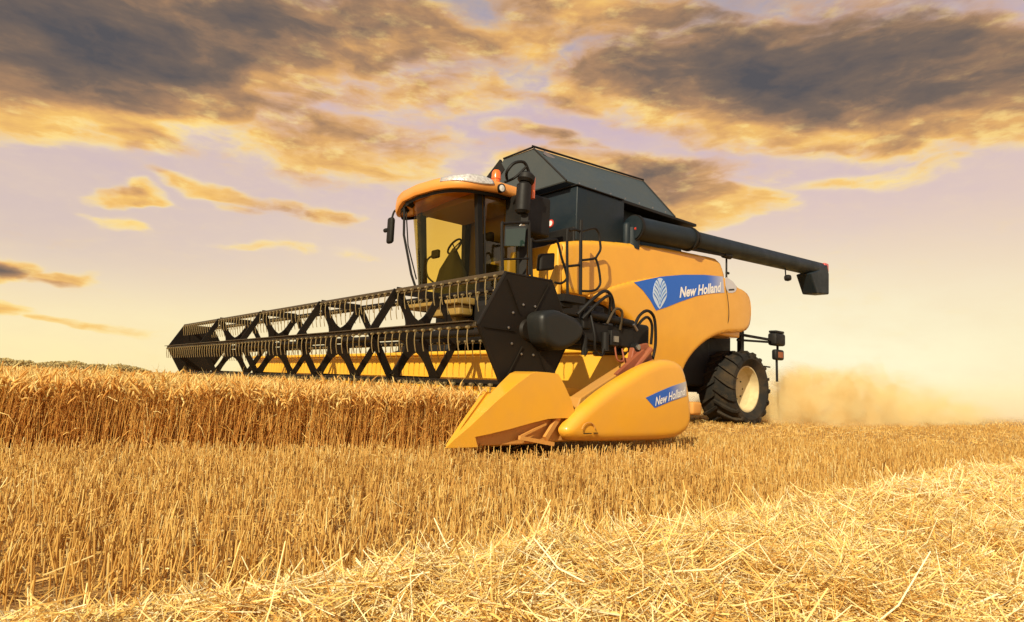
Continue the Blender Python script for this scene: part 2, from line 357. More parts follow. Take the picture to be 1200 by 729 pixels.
T = {'A': [3.919, 4.35, 5.236],
 'Ap': [3.919, 5.248, 5.198],
 'B': [7.26, 4.35, 5.4],
 'Bf': [3.986, 3.5, 4.388],
 'Br': [7.101, 3.5, 4.426],
 'auger': [(5.385, 3.25, 3.842), (5.879, 3.25, 3.853), (7.429, 3.25, 3.892), (8.884, 3.25, 3.857), (13.309, 3.25, 4.147), (13.873, 3.25, 4.16)],
 'augtop': [(5.872, 4.059), (7.425, 4.15), (8.881, 4.272), (13.315, 4.383), (5.885, 3.631), (7.495, 3.7), (8.885, 3.818), (12.103, 3.922)],
 'backwall_near': [(0.529, 1.037), (1.725, 1.118), (1.737, 0.742), (0.545, 0.701)],
 'beam': [(0.482, 0.474), (0.525, 0.573), (0.817, 0.716), (1.375, 0.981), (1.492, 0.923), (1.078, 0.743), (0.698, 0.543), (0.532, 0.416)],
 'bracket': [(1.326, 0.969), (1.378, 1.146), (1.611, 1.191), (1.673, 1.101), (1.707, 0.981), (1.56, 0.889), (1.414, 0.901)],
 'decal': [(5.564, 2.731), (6.031, 2.862), (6.439, 2.971), (7.16, 3.11), (7.936, 3.222), (8.704, 3.295), (8.741, 2.934), (8.103, 2.834),
           (7.626, 2.72), (7.023, 2.522), (6.594, 2.368), (6.264, 2.264), (6.07, 2.445), (5.826, 2.616)],
 'decal2': [(8.791, 3.307), (9.02, 3.281), (9.236, 3.213), (9.346, 3.109), (9.201, 2.992), (8.828, 2.945)],
 'divider': [(-1.113, 0.147), (-1.035, 0.212), (-0.887, 0.313), (-0.611, 0.526), (-0.379, 0.685), (-0.233, 0.774), (-0.161, 0.796), (-0.024, 0.795),
             (0.107, 0.789), (0.19, 0.698), (0.299, 0.542), (0.349, 0.431), (0.306, 0.383), (0.16, 0.383), (-0.003, 0.375), (-0.21, 0.338),
             (-0.455, 0.288), (-0.687, 0.248), (-0.821, 0.229), (-0.789, 0.145)],
 'drive': [(0.008, 1.298), (0.027, 1.357), (0.115, 1.395), (0.228, 1.412), (0.37, 1.385), (0.528, 1.35), (0.618, 1.264), (0.586, 1.149),
           (0.479, 1.081), (0.328, 1.02), (0.212, 1.021), (0.074, 1.076), (0.026, 1.17)],
 'emblem': [(6.33, 2.87), (6.263, 2.281), (6.093, 2.566), (6.673, 2.638)],
 'lower': [(4.338, 2.347), (4.673, 2.483), (5.142, 2.657), (5.639, 2.807), (6.3, 2.969), (7.159, 3.128), (7.936, 3.241), (8.739, 3.319),
           (8.846, 2.908), (8.919, 2.435), (8.886, 2.049), (8.444, 1.936), (8.052, 1.776), (7.706, 1.552), (7.464, 1.323), (7.318, 1.035),
           (7.118, 0.716), (6.359, 0.695), (6.186, 1.118), (5.99, 1.503), (5.746, 1.813), (5.41, 2.042), (4.989, 2.205), (4.635, 2.275),
           (4.384, 2.307)],
 'lowerall': [(4.338, 2.347), (4.673, 2.483), (5.142, 2.657), (5.639, 2.807), (6.3, 2.969), (7.159, 3.128), (7.936, 3.241), (8.739, 3.319),
              (8.985, 3.296), (9.272, 3.237), (9.456, 3.163), (9.755, 3.142), (10.023, 3.055), (10.139, 2.845), (10.137, 2.52), (10.059, 2.31),
              (9.868, 2.173), (9.421, 2.095), (8.886, 2.049), (8.444, 1.936), (8.052, 1.776), (7.706, 1.552), (7.464, 1.323), (7.318, 1.035),
              (7.118, 0.716), (6.359, 0.695), (6.186, 1.118), (5.99, 1.503), (5.746, 1.813), (5.41, 2.042), (4.989, 2.205), (4.635, 2.275),
              (4.384, 2.307)],
 'rail1': [(2.825, 2.116), (2.743, 2.985), (2.835, 3.015), (3.236, 3.116), (3.336, 3.105), (3.449, 2.846), (3.584, 2.574), (3.567, 2.484),
           (3.449, 2.41), (3.309, 2.405)],
 'rail2': [(3.52, 2.179), (3.463, 3.23), (3.53, 3.316), (3.653, 3.354), (3.779, 3.349)],
 'rail3': [(3.826, 2.261), (3.79, 3.336), (3.792, 3.546)],
 'rail4': [(3.8, 3.353), (4.033, 3.442), (4.164, 3.468), (4.256, 3.393), (4.283, 3.26), (4.3, 3.125), (4.227, 3.006), (4.141, 2.931), (3.822, 2.85)],
 'rail5': [(4.185, 2.938), (4.256, 2.813), (4.308, 2.623), (4.313, 2.502), (4.228, 2.401), (4.078, 2.351), (3.844, 2.322)],
 'rail6': [(2.266, 2.394), (2.206, 3.151), (2.273, 3.219), (2.722, 3.322), (2.781, 3.276), (2.822, 2.475)],
 'rail6b': [(2.252, 2.638), (2.808, 2.741)],
 'rear': [(8.756, 3.321), (8.985, 3.296), (9.272, 3.237), (9.456, 3.163), (9.755, 3.142), (10.023, 3.055), (10.139, 2.845), (10.137, 2.52),
          (10.059, 2.31), (9.868, 2.173), (9.421, 2.095), (8.914, 2.051), (8.947, 2.438), (8.874, 2.912)],
 'sdecal': [(1.248, 0.598), (1.465, 0.665), (1.685, 0.725), (1.979, 0.79), (1.981, 0.633), (1.689, 0.572), (1.398, 0.497)],
 'seam': [(8.756, 3.302), (8.846, 2.908), (8.919, 2.435), (8.886, 2.068)],
 'shield': [(0.179, 0.23), (0.154, 0.283), (0.207, 0.337), (0.316, 0.43), (0.544, 0.584), (0.786, 0.713), (1.043, 0.832), (1.287, 0.931),
            (1.53, 0.998), (1.755, 1.02), (1.911, 1.001), (1.992, 0.94), (2.059, 0.765), (2.112, 0.533), (2.131, 0.374), (2.1, 0.282), (1.989, 0.209),
            (1.804, 0.167), (1.478, 0.161), (0.806, 0.162), (0.384, 0.172), (0.236, 0.19)],
 'sideglass': [(2.455, 3.791), (3.185, 3.875), (3.316, 2.202), (2.628, 2.119)],
 'skirt': [(-0.79, 0.232), (-0.469, 0.285), (-0.07, 0.35), (0.144, 0.38), (0.346, 0.397), (0.356, 0.174), (-0.265, 0.149), (-0.758, 0.147)],
 'spout': [(12.103, 3.922), (12.576, 4.197), (13.831, 4.513), (13.872, 4.136), (13.646, 3.488), (12.798, 3.406), (12.47, 3.659)],
 'square': [(3.088, 2.872), (3.402, 2.939), (3.396, 2.645), (3.064, 2.581)],
 'step': [(3.497, 2.696), (3.804, 2.766)],
 'stext': [(1.39, 0.514), (1.965, 0.646), (1.388, 0.593)],
 'strut': [(-0.332, 0.222), (0.074, 0.154), (-0.057, 0.225), (0.195, 0.384), (0.15, 0.4), (-0.141, 0.249)],
 'tank': [(4.195, 4.369), (5.526, 4.289), (5.446, 3.608), (4.128, 3.367)],
 'tankfront': [(4.195, 4.369), (3.17, 4.049)],
 'text': [(7.021, 2.628), (8.604, 2.955), (7.016, 2.84)],
 'upper': [(3.632, 3.189), (4.119, 3.308), (4.567, 3.389), (5.538, 3.514), (6.337, 3.586), (7.207, 3.647), (8.155, 3.694), (8.697, 3.705),
           (8.873, 3.44), (8.91, 3.211), (7.22, 2.979), (6.086, 2.772), (5.073, 2.506), (4.383, 2.294), (3.904, 2.296), (3.711, 2.376)]}

# ================= combine harvester =================
# x runs to its rear, y across it away from the camera side, z up; metres
HV = bpy.data.objects.new('combine_harvester', None); COL.objects.link(HV)
HV.location = (5, 4.8, 0); HV.empty_display_size = 2
tagit(HV, 'yellow combine harvester with wide black reel cutting the standing wheat', 'combine harvester')
PT = HV
# ---- side panels (both flanks) ----
def bul(x, z): return .10*((x-6.6)/3.2)**4*(1 if x > 6.6 else .3) + .045*(z-2.6)**2
YS = 3.20
def bulL(x, z): return bul(x, z)-.035
shell('upper_side_panel', T['upper'], YS, .5, 'paint', PT, R=.09, bulge=bul, grid=.045)
shell('lower_side_panel', T['lowerall'], YS, .13, 'paint', PT, R=.08, bulge=bulL, grid=.045)
MB().tube(smoothpath([(x, YS+bulL(x, z)-.014+(.05 if i in (0, 3) else 0), z) for i, (x, z) in enumerate(T['seam'])], 8), .007, 6).build('panel_seam', 'black', PT)
for nm, key in (('upper', 'upper'), ('lower', 'lowerall')):
    o = shell(nm+'_side_panel', T[key], YS, .5, 'paint', PT, R=.09, bulge=bul, grid=.2)
    me = o.data
    for v in me.vertices: v.co.y = 9.6-v.co.y
    me.flip_normals()
# decals follow the panel surface
def ydec(x, z): return YS+bulL(x, z)-.006
def decal(name, poly, m, off=0, parent=PT, yf=ydec, rnd=0):
    return shell(name, poly, off, .004, m, parent, R=0, bulge=lambda x, z: yf(x, z), grid=.1, round_=rnd)
decal('brand_decal', T['decal'], M['decal_long'])
decal('brand_decal', chaikin(T['decal2'], 1), M['decal_long'])
t0, t1, t2 = T['text']
xd = Vector((t1[0]-t0[0], 0, t1[1]-t0[1])); wl = xd.length; xd.normalize()
text_mesh('lettering', 'New Holland', (t0[0], 0, t0[1]-.01), xd, (0.02, 0, 1), wl, (t2[1]-t0[1])*1.0, M['white'], PT, yfun=lambda x, z: ydec(x, z)-.006, bold=.035)
MB().add([(x, ydec(x, z)-.006, z) for x, z in ((8.93, 3.005), (9.19, 3.05), (9.19, 3.085), (8.93, 3.04))], [(0, 1, 2, 3)]).build('decal_stripe', 'cover', PT)
# leaf emblem: pale oval of curved blades over the blue field
ex, ez, eh = 6.37, 2.60, .27
def leafpt(t, k, s):
    # k in 0..1 blade index, s side
    return None
mb = MB(); ol = []
for i in range(28):
    a = 2*math.pi*i/28; r = 1
    X = .225*math.sin(a)*(1 if math.cos(a) > -.2 else 1-.55*((-math.cos(a)-.2)/.8)**1.3); Z = .31*math.cos(a)
    ol.append((ex+X, ez+Z+.02+X*.15))
decal('leaf_emblem', ol, M['emblem'], off=-.004)
for sd in (-1, 1):
    for k in range(5):
        zb = ez-.26+k*.095; top = [(0, zb), (sd*.07, zb+.14), (sd*(.205-.016*k), zb+.26-.02*k)]
        w_ = .017+.006*(sd > 0)
        c = chaikin(top, 2, closed=False)
        pl = [(ex+x, z+x*.1) for x, z in c]+[(ex+x, z+w_*1.6+x*.1) for x, z in reversed(c)]
        decal('leaf_blade', pl, M['lightblue'] if k % 2 else M['blue'], off=-.008)
# ---- body core and deck ----
MB().box(3.66, 9.75, 3.34, 6.26, 2.48, 3.10, .06).box(5.9, 9.7, 3.36, 6.24, 2.0, 2.32, .04).build('hood', 'paint', PT, True)
MB().box(3.60, 3.72, 3.24, 4.5, 2.25, 3.17, .04).box(3.60, 3.72, 5.1, 6.36, 2.25, 3.17, .04).build('front_panel', 'paint', PT, True)
MB().box(9.55, 10.0, 3.6, 6.0, 2.2, 3.0, .15).build('rear_hood', 'paint', PT, True)
MB().box(4.15, 8.55, 3.42, 6.18, 3.05, 3.60, .03).box(8.0, 8.9, 3.7, 5.9, 3.0, 3.66, .1).build('engine_deck', 'black', PT)
MB().box(3.75, 6.0, 3.36, 6.2, 1.95, 2.47, .04).box(3.7, 9.3, 3.9, 5.7, .85, 2.3, .05).box(5.6, 7.3, 3.5, 6.1, .75, 2.0, .04).box(8.2, 10.3, 3.95, 5.65, 1.0, 2.2, .05).build('chassis', 'black', PT)
# ---- grain tank ----
MB().box(4.19, 5.52, 3.40, 6.2, 3.34, 4.36, .025).box(5.5, 8.0, 3.80, 6.2, 3.5, 4.36, .02).build('grain_tank', 'tank', PT, True)
MB().box(5.46, 8.12, 3.50, 6.22, 4.37, 4.43, .01).box(4.16, 5.47, 3.37, 6.22, 4.365, 4.385, .006).build('tank_rim', 'black', PT)
Pf = Vector(T['Bf']); Pr = Vector(T['Br']); Aa = Vector(T['A']); Bb = Vector(T['B'])
Pf.z = Pr.z = 4.43; Pr.x = 7.30
zf = lambda p, y: Vector((p.x, y, p.z))
hp = MB()
yb = 6.05; yt = 5.25
cb = [Pf, Pr, zf(Pr, yb), zf(Pf, yb)]; ct = [Aa, Bb, zf(Bb, yt), zf(Aa, yt)]
hp.add(cb+ct, [(0, 1, 5, 4), (1, 2, 6, 5), (2, 3, 7, 6), (3, 0, 4, 7)])
o = hp.build('hopper_cover', 'hopper', PT); sm = o.modifiers.new('solid', 'SOLIDIFY'); sm.thickness = .03
e = MB(); e.tube([Aa+Vector((-.05, -.02, .03)), Bb+Vector((.0, -.02, .02))], .022, 8); e.tube([Aa+Vector((-.02, 0, .02)), zf(Aa, yt)+Vector((0, 0, .02))], .02, 8)
for u in (.0, 1.0):
    e.tube([Pf.lerp(Pr, u)+Vector((0, -.012, 0)), Aa.lerp(Bb, u)+Vector((0, -.012, 0))], .016, 6)
e.build('hopper_edge', 'black', PT, True)
e = MB()
for u in np.linspace(.12, .92, 7):
    c = Pf.lerp(Pr, u).lerp(Aa.lerp(Bb, u), .06); MB().lathe([(0.001, -.016), (.018, -.014), (.018, .01)], c, 8).build('cover_bolt', 'steel', PT)
c = Pf.lerp(Aa, .86); e.beam(c+Vector((.12, -.03, .03)), c+Vector((.42, -.02, -.02)), .02, .07)
e.build('cover_plate', 'steel', PT)
# black strut folded beside the front flap
MB().beam((3.95, 5.3, 5.15), (3.95, 5.95, 4.72), .05, .30, (0, 1, 1)).build('cover_strut', 'black', PT)
MB().lathe([(0.001, -.012), (.075, -.012), (.08, 0)], (4.185, 4.07, 3.76), 20, 'x').build('warning_label', 'redlens', PT)
MB().lathe([(0.001, -.016), (.052, -.016), (.052, -.01)], (4.185, 4.07, 3.76), 20, 'x').build('warning_label', 'white', PT)
# ---- unloading auger ----
ax0 = Vector((5.62, 3.28, 3.83)); ax1 = Vector((7.45, 3.26, 3.93)); ax2 = Vector((13.3, 3.25, 4.165))
MB().tube([ax0, ax1], .235, 28).build('auger_sleeve', 'tank', PT, True)
ug = MB(); ug.tube([ax1+Vector((-.1, 0, 0)), ax2+Vector((.25, 0, .01))], .20, 28)
ug.build('auger_tube', 'tank', PT, True)
for p, r_ in ((ax0+Vector((.06, 0, 0)), .262), (ax1, .262), (ax1+Vector((.14, 0, .006)), .225)):
    MB().tube([p-Vector((.03, 0, 0)), p+Vector((.03, 0, .002))], r_, 28).build('auger_flange', 'black', PT, True)
MB().box(5.50, 5.93, 3.3, 3.78, 3.36, 3.95, .08).tube([(5.72, 3.36, 3.42), (5.72, 3.36, 3.84)], .15, 20).build('auger_elbow', 'tank', PT, True)
MB().lathe([(.0, -.02), (.03, -.02), (.03, .02)], (5.64, 3.20, 3.80), 14).build('elbow_reflector', 'redlens', PT)
sp = MB()
a_ = [(12.62, 3.93), (13.0, 4.05), (13.62, 4.31), (13.72, 4.06), (13.70, 3.50), (12.98, 3.44)]
sp.prism(a_, 3.05, 3.45); sp.build('auger_spout', 'tank', PT, bevel=.03)
MB().box(13.55, 13.78, 3.08, 3.3, 4.12, 4.36, .03).build('spout_lamp', 'redlens', PT, True)
MB().tube([(8.93, 3.25, 3.86), (8.93, 3.25, 3.30)], .022, 8).tube([(8.93, 3.25, 3.42), (9.02, 3.25, 3.42)], .03, 8).build('auger_rest', 'black', PT, True)
MB().tube([(8.75, 3.22, 3.80), (9.0, 3.2, 3.80)], .07, 10).tube([(7.4, 3.2, 3.71), (8.8, 3.2, 3.79)], .035, 8).build('hydraulic_line', 'black', PT, True)
lm = MB().tube([(11.55, 3.2, 4.0), (11.58, 3.2, 3.74)], .018, 6).build('lamp_bracket', 'black', PT)
MB().lathe([(0.001, -.09), (.07, -.06), (.085, 0), (.07, .07), (0.001, .09)], (11.66, 3.18, 3.68), 16).build('work_lamp', 'black', PT, True)
# ---- cab ----
CAB = MB().box(2.38, 3.55, 3.88, 5.72, 1.98, 2.14, .03).box(2.6, 3.6, 3.2, 3.9, 2.0, 2.07).box(2.7, 3.6, 4.0, 5.6, 1.5, 2.0, .05).build('cab', 'black', PT)
def part(mb_, name, m, parent, smooth=False, bevel=0):
    o = mb_.build(name, m, parent, smooth, bevel); return o
part(MB().beam((2.31, 3.92, 4.0), (2.47, 3.92, 2.12), .09, .10, (1, 0, 0)), 'cab_pillar', 'black', CAB)
part(MB().beam((2.31, 5.68, 4.0), (2.47, 5.68, 2.12), .13, .12, (1, 0, 0)), 'cab_pillar', 'black', CAB)
part(MB().beam((3.25, 3.92, 4.02), (3.35, 3.92, 2.12), .12, .14, (1, 0, 0)), 'cab_pillar', 'black', CAB)
part(MB().beam((3.38, 5.68, 4.02), (3.45, 5.68, 2.12), .12, .14, (1, 0, 0)), 'cab_pillar', 'black', CAB)
# curved windscreen
gl = MB(); NX = 20; vs = []
for j in range(6):
    t = j/5; z = 3.97-1.83*t
    for i in range(NX+1):
        u = -1+2*i/NX
        vs.append((2.34+.13*t-(.60-.20*t)*(1-abs(u)**3), 4.8+u*.86, z))
gl.add(vs, [(j*(NX+1)+i, j*(NX+1)+i+1, (j+1)*(NX+1)+i+1, (j+1)*(NX+1)+i) for j in range(5) for i in range(NX)])
part(gl, 'windscreen', 'glass', CAB, True)
part(MB().tube([(1.78, 5.42, 3.92), (1.80, 5.40, 3.3), (1.98, 5.36, 2.6), (2.08, 5.3, 2.3)], .022, 6).tube([(1.76, 5.30, 3.7), (1.84, 5.30, 3.1), (2.02, 5.24, 2.5)], .012, 6), 'wiper', 'black', CAB, True)
part(MB().lathe([(0.001, -.08), (.08, -.06), (.10, .05), (0.001, .08)], (1.85, 5.50, 3.84), 14, 'x').lathe([(0.001, -.08), (.08, -.06), (.10, .05), (0.001, .08)], (1.80, 5.25, 3.88), 14, 'x'), 'front_lamp', 'black', CAB, True)
part(MB().add([(2.38, 3.90, 3.97), (3.22, 3.90, 4.0), (3.32, 3.90, 2.14), (2.5, 3.90, 2.14)], [(0, 1, 2, 3)]), 'door_window', 'glass', CAB)
part(MB().add([(2.38, 5.70, 3.97), (3.36, 5.70, 4.0), (3.42, 5.70, 2.14), (2.5, 5.70, 2.14)], [(0, 1, 2, 3)]), 'side_window', 'glass', CAB)
part(MB().tube([(2.42, 3.89, 3.9), (3.2, 3.89, 3.94), (3.28, 3.89, 2.2), (2.56, 3.89, 2.2), (2.42, 3.89, 3.9)], .018, 6), 'door_frame', 'black', CAB)
part(MB().box(3.46, 3.52, 3.95, 5.65, 2.1, 4.0).box(2.3, 3.3, 3.95, 5.65, 3.80, 3.92, .02).box(3.1, 3.4, 3.95, 4.5, 2.1, 2.9, .03), 'rear_wall', 'inner', CAB)
st_ = MB().box(2.9, 3.32, 4.45, 5.0, 2.5, 2.65, .05).box(3.12, 3.3, 4.42, 5.02, 2.55, 3.3, .07).box(2.95, 3.2, 4.52, 4.95, 2.12, 2.5, .03).box(3.14, 3.26, 4.58, 4.86, 3.3, 3.5, .05)
part(st_, 'driver_seat', 'seat', CAB, True)
cs = MB().box(2.75, 3.25, 4.1, 4.36, 2.12, 2.78, .05).tube([(2.6, 5.0, 2.12), (2.64, 5.0, 2.7), (2.69, 5.06, 3.15)], .06, 10, radii=[.36, .26, .04]).box(2.45, 2.85, 4.5, 5.4, 2.12, 2.5, .08)
part(cs, 'console', 'seat', CAB, True)
wh = MB(); pts = []
for i in range(21):
    a = 2*math.pi*i/20; pts.append(Vector((2.70, 5.08, 3.20))+Vector((-.88, 0, .48)).cross(Vector((0, 1, 0))).normalized()*(.17*math.cos(a))+Vector((0, 1, 0))*(.17*math.sin(a)))
wh.tube(pts, .020, 8, cap=False)
for k in (0, 7, 13): wh.tube([pts[k], (2.70, 5.08, 3.17)], .012, 6)
part(wh, 'steering_wheel', 'seat', CAB, True)
part(MB().tube(smoothpath([(2.55, 5.3, 2.45), (2.45, 5.55, 2.65), (2.45, 5.6, 2.95), (2.55, 5.48, 3.08)]), .018, 6).box(2.46, 2.54, 5.28, 5.5, 2.98, 3.14, .03), 'monitor', 'seat', CAB)
# roof
def roofring(s, z, dx=0):
    r = []
    for i in range(64):
        a = 2*math.pi*i/64; c, sn = math.cos(a), math.sin(a)
        ex_ = 2/5.5
        X = abs(c)**ex_*(1 if c > 0 else -1); Y = abs(sn)**ex_*(1 if sn > 0 else -1)
        fx = 2.62+X*(.95 if X > 0 else .80)*s - (.20*(1-abs(Y)**2) if X < 0 else 0)*s + dx
        # front dips slightly down at the centre line
        lo = max(0., min(1., (4.16-z)/.16)); dr = max(0., min(1., (Y-.35)/.6))
        r.append((fx, 4.84+Y*1.15*s, z+(-.07*max(0, -X)*1.0)+(-.03*abs(Y)**3)-.17*lo*dr*dr*(3-2*dr)*max(0, -X)))
    return r
rf = MB(); rings = [(.86, 3.97), (.95, 3.955), (.975, 3.96), (.99, 3.985), (1.0, 4.02), (1.0, 4.06), (.99, 4.12), (.965, 4.15), (.92, 4.175), (.7, 4.20), (.35, 4.215), (.02, 4.22)]
vs = []; 
for s_, z_ in rings: vs += roofring(s_, z_)
fs = [(j*64+i, j*64+(i+1) % 64, (j+1)*64+(i+1) % 64, (j+1)*64+i) for j in range(len(rings)-1) for i in range(64)]
fs.append(tuple(range(64)))
rf.add(vs, fs); RF = rf.build('cab_roof', 'roofpaint', PT, True)
# sun visor band under the front rim
part(MB().add([(p[0], p[1], p[2]) for p in roofring(.92, 3.965)]+[(p[0], p[1], p[2]-.06) for p in roofring(.905, 3.965)], [(i, (i+1) % 64, 64+(i+1) % 64, 64+i) for i in range(64)]), 'roof_seal', 'black', RF, True)
# clear light cluster on the near front corner of the roof
lc = MB(); vs = []; nu, nv = 16, 6
for j in range(nv+1):
    for i in range(nu+1):
        u = i/nu; v = j/nv
        X = -(.99-.80*u); Y = -(1-abs(X)**5.5)**(1/5.5)
        s = 1.012-.010*v-.04*v*v
        fx = 2.62+X*.80*s-.20*(1-abs(Y)**2)*s
        vs.append((fx, 4.84+Y*1.15*s, 4.09+(v-.5)*.17*math.sin(math.pi*(.10+.80*u))**.6-.05*abs(X)))
lc.add(vs, [(j*(nu+1)+i, j*(nu+1)+i+1, (j+1)*(nu+1)+i+1, (j+1)*(nu+1)+i) for j in range(nv) for i in range(nu)])
o = part(lc, 'light_cluster', 'chrome', RF, True)
o.modifiers.new('s', 'SOLIDIFY').thickness = .03
for (x, y, z) in ((2.62, 3.675, 4.0),):
    h = part(MB().lathe([(0.06, -.02), (.075, -.03), (.075, .05)], (x, y, z), 18), 'corner_light', 'black', RF, True)
    part(MB().lathe([(0.001, -.028), (.058, -.02)], (x, y, z), 18), 'light_lens', 'white', RF, True)
part(MB().lathe([(.07, 0), (.07, .05), (.085, .055), (.08, .17), (.055, .21), (0.001, .22)], (2.72, 3.95, 4.19), 18, 'z'), 'beacon', 'amber', RF, True)
# mirrors
def mirror(x, y, z0, z1, wd, dp):
    o = MB().box(x-dp/2, x+dp/2, y-wd/2, y+wd/2, z0, z1, .045).build('mirror', 'black', PT, True)
    part(MB().box(x+dp/2, x+dp/2+.006, y-wd/2+.03, y+wd/2-.03, z0+.04, z1-.04), 'mirror_glass', 'mirrorglass', o)
    return o
o = mirror(1.78, 5.86, 3.20, 3.70, .17, .09)
part(MB().tube(smoothpath([(1.95, 5.70, 3.86), (1.84, 5.84, 3.84), (1.79, 5.86, 3.66)]), .02, 8), 'mirror_arm', 'black', o, True)
part(MB().lathe([(0.001, -.05), (.04, -.03), (.04, .03), (0.001, .05)], (1.74, 5.965, 3.46), 10), 'mirror_knob', 'black', o, True)
o = MB().tube([(2.72, 3.22, 3.50), (2.72, 3.22, 3.54), (2.74, 3.22, 3.98), (2.74, 3.22, 4.02)], .11, 18, radii=[.09, .125, .125, .09]).build('mirror', 'black', PT, True)
part(MB().tube([(2.76, 3.22, 4.03), (2.77, 3.22, 4.07), (2.79, 3.22, 4.15), (2.8, 3.22, 4.2)], .13, 18, radii=[.10, .145, .145, .09]), 'mirror_head', 'black', o, True)
part(MB().tube(smoothpath([(2.55, 3.45, 4.10), (2.42, 3.3, 4.15), (2.5, 3.22, 4.3), (2.7, 3.2, 4.36), (2.84, 3.22, 4.22)]), .026, 8).tube(smoothpath([(2.55, 3.5, 4.05), (2.6, 3.3, 4.1), (2.75, 3.2, 4.3)]), .022, 8), 'mirror_arm', 'black', o, True)
part(MB().tube([(2.93, 3.22, 3.80), (2.93, 3.22, 4.16)], .045, 10), 'indicator_lamp', 'amber', o, True)
MB().beam((2.80, 3.24, 3.50), (2.86, 3.3, 2.1), .12, .12).box(2.9, 3.5, 3.35, 3.9, 3.25, 3.95, .05).build('door_post', 'black', PT)
MB().lathe([(0.001, -.03), (.06, -.02), (.06, .02)], (2.68, 3.15, 3.24), 16).build('round_lamp', 'white', PT, True)
# handrails and ladder
def rail(name, pts, y, r=.021, close=False):
    P3 = [(x, y, z) for x, z in pts]; P3 = smoothpath(P3, 4)
    return MB().tube(P3, r, 8).build(name, 'black', PT, True)
rail('handrail', T['rail1'], 3.0); 
lad = rail('ladder', T['rail2'], 2.9, .024)
part(MB().tube([(x, 2.9, z) for x, z in T['rail3']], .03, 8), 'ladder_post', 'black', lad, True)
part(MB().tube([(T['step'][0][0], 2.9, T['step'][0][1]), (T['step'][1][0], 2.9, T['step'][1][1])], .022, 8), 'ladder_rung', 'black', lad, True)
rail('handrail', T['rail4'], 2.9); rail('handrail', T['rail5'], 2.9)
rail('handrail', T['rail6'], 3.1, .024); rail('handrail', T['rail6b'], 3.1, .016)
MB().prism([(2.30, 2.86), (2.72, 2.93), (2.74, 3.28), (2.30, 3.19)], 3.12, 3.15).build('folding_mirror', 'darkglass', PT, bevel=.01)
MB().prism(T['square'], 3.10, 3.22).build('vent_box', 'black', PT, bevel=.03)
MB().box(2.7, 3.7, 2.95, 3.9, 2.02, 2.08).box(3.4, 3.9, 2.85, 3.2, 2.1, 2.22).build('platform', 'black', PT)
# ---- drive machinery behind the reel ----
mc = MB(); mc.box(2.3, 3.9, 3.3, 3.9, 1.35, 2.05, .1).box(1.9, 3.5, 4.0, 5.6, .7, 1.55, .1)
mc.hexa([(1.5, 4.0, .35), (3.7, 4.0, 1.0), (3.7, 5.6, 1.0), (1.5, 5.6, .35), (1.5, 4.0, 1.05), (3.7, 4.0, 1.9), (3.7, 5.6, 1.9), (1.5, 5.6, 1.05)])
mc.build('feeder_house', 'black', PT)
# gold-brown step irons under the cab
MB().box(2.0, 2.5, 3.95, 5.7, 1.98, 2.10, .02).box(2.1, 2.4, 4.0, 4.9, 1.80, 1.98, .03).box(2.25, 2.65, 4.3, 4.6, 1.6, 1.82, .03).build('cab_platform_edge', 'platform', PT, True)
# ---- wheels ----
def wheel(name, x, y, R_, wd, rimr, nl, sgn=-1, rimcol='rim', sink=0):
    g_ = MB(); h = wd/2
    prof = [(rimr, -h*.72), (rimr+.03, -h*.80), (rimr+(R_-rimr)*.45, -h*1.0), (R_*.88, -h*.96), (R_*.915, -h*.80), (R_*.925, 0), (R_*.915, h*.80), (R_*.88, h*.96), (rimr+(R_-rimr)*.45, h), (rimr+.03, h*.8), (rimr, h*.72)]
    g_.lathe(prof, (x, y, R_), 64)
    for side in (-1, 1):
        for k in range(nl):
            a0 = 2*math.pi*(k+(.5 if side > 0 else 0))/nl
            P_ = []
            for (f, rr, da) in ((-.03, .99, 0), (.45, .995, .13), (.80, .985, .22), (1.0, .93, .27), (1.03, .84, .29)):
                a = a0+da*(1.2/R_)*.9
                for dd_ in (-.034/R_, .034/R_):
                    for r_ in (R_*rr, R_*rr-.085):
                        if f > .9: r_ = R_*rr if r_ == R_*rr else R_*rr-.03
                        P_.append((x+r_*math.cos(a+dd_), y+side*h*f*(1.0 if r_ == R_*rr or f < .9 else .95), R_+r_*math.sin(a+dd_)))
            F_ = []
            for i in range(4):
                b = i*4; q = b+4
                F_ += [(b, q, q+2, b+2), (b+1, b+3, q+3, q+1), (b, b+1, q+1, q), (b+2, q+2, q+3, b+3)]
            F_ += [(0, 2, 3, 1), (16, 17, 19, 18)]
            g_.add(P_, F_)
    W_ = bpy.data.objects.new(name, None); COL.objects.link(W_); W_.parent = PT; W_.location = Vector((x, y, R_-sink))-Vector(HV.location)
    def pt(m_, nm, mt, sm=True):
        o = m_.build(nm, mt, None, sm); o.parent = W_; o.location = (-x, -y, -R_); return o
    pt(g_, 'tyre', 'rubber')
    r = MB(); s = sgn
    r.lathe([(rimr+.005, s*h*.74), (rimr-.025, s*h*.74), (rimr-.035, s*h*.6), (rimr-.05, s*h*.3), (rimr*.62, s*h*.12), (rimr*.34, s*h*.10), (rimr*.33, s*h*.22), (rimr*.2, s*h*.24), (0.001, s*h*.24)], (x, y, R_), 48)
    r.lathe([(rimr+.005, -s*h*.74), (rimr-.04, -s*h*.6), (rimr*.6, -s*h*.1)], (x, y, R_), 48)
    pt(r, 'rim', rimcol)
    for k in range(8):
        b = MB(); a = 2*math.pi*k/8; cx_, cz_ = x+rimr*.45*math.cos(a), R_+rimr*.45*math.sin(a)
        b.lathe([(0.001, s*.02), (.02, s*.02), (.02, 0)], (cx_, y+s*h*.14, cz_), 6)
        pt(b, 'wheel_nut', 'black', False)
    return W_
wheel('front_wheel', 4.55, 3.80, 1.02, .80, .45, 20)
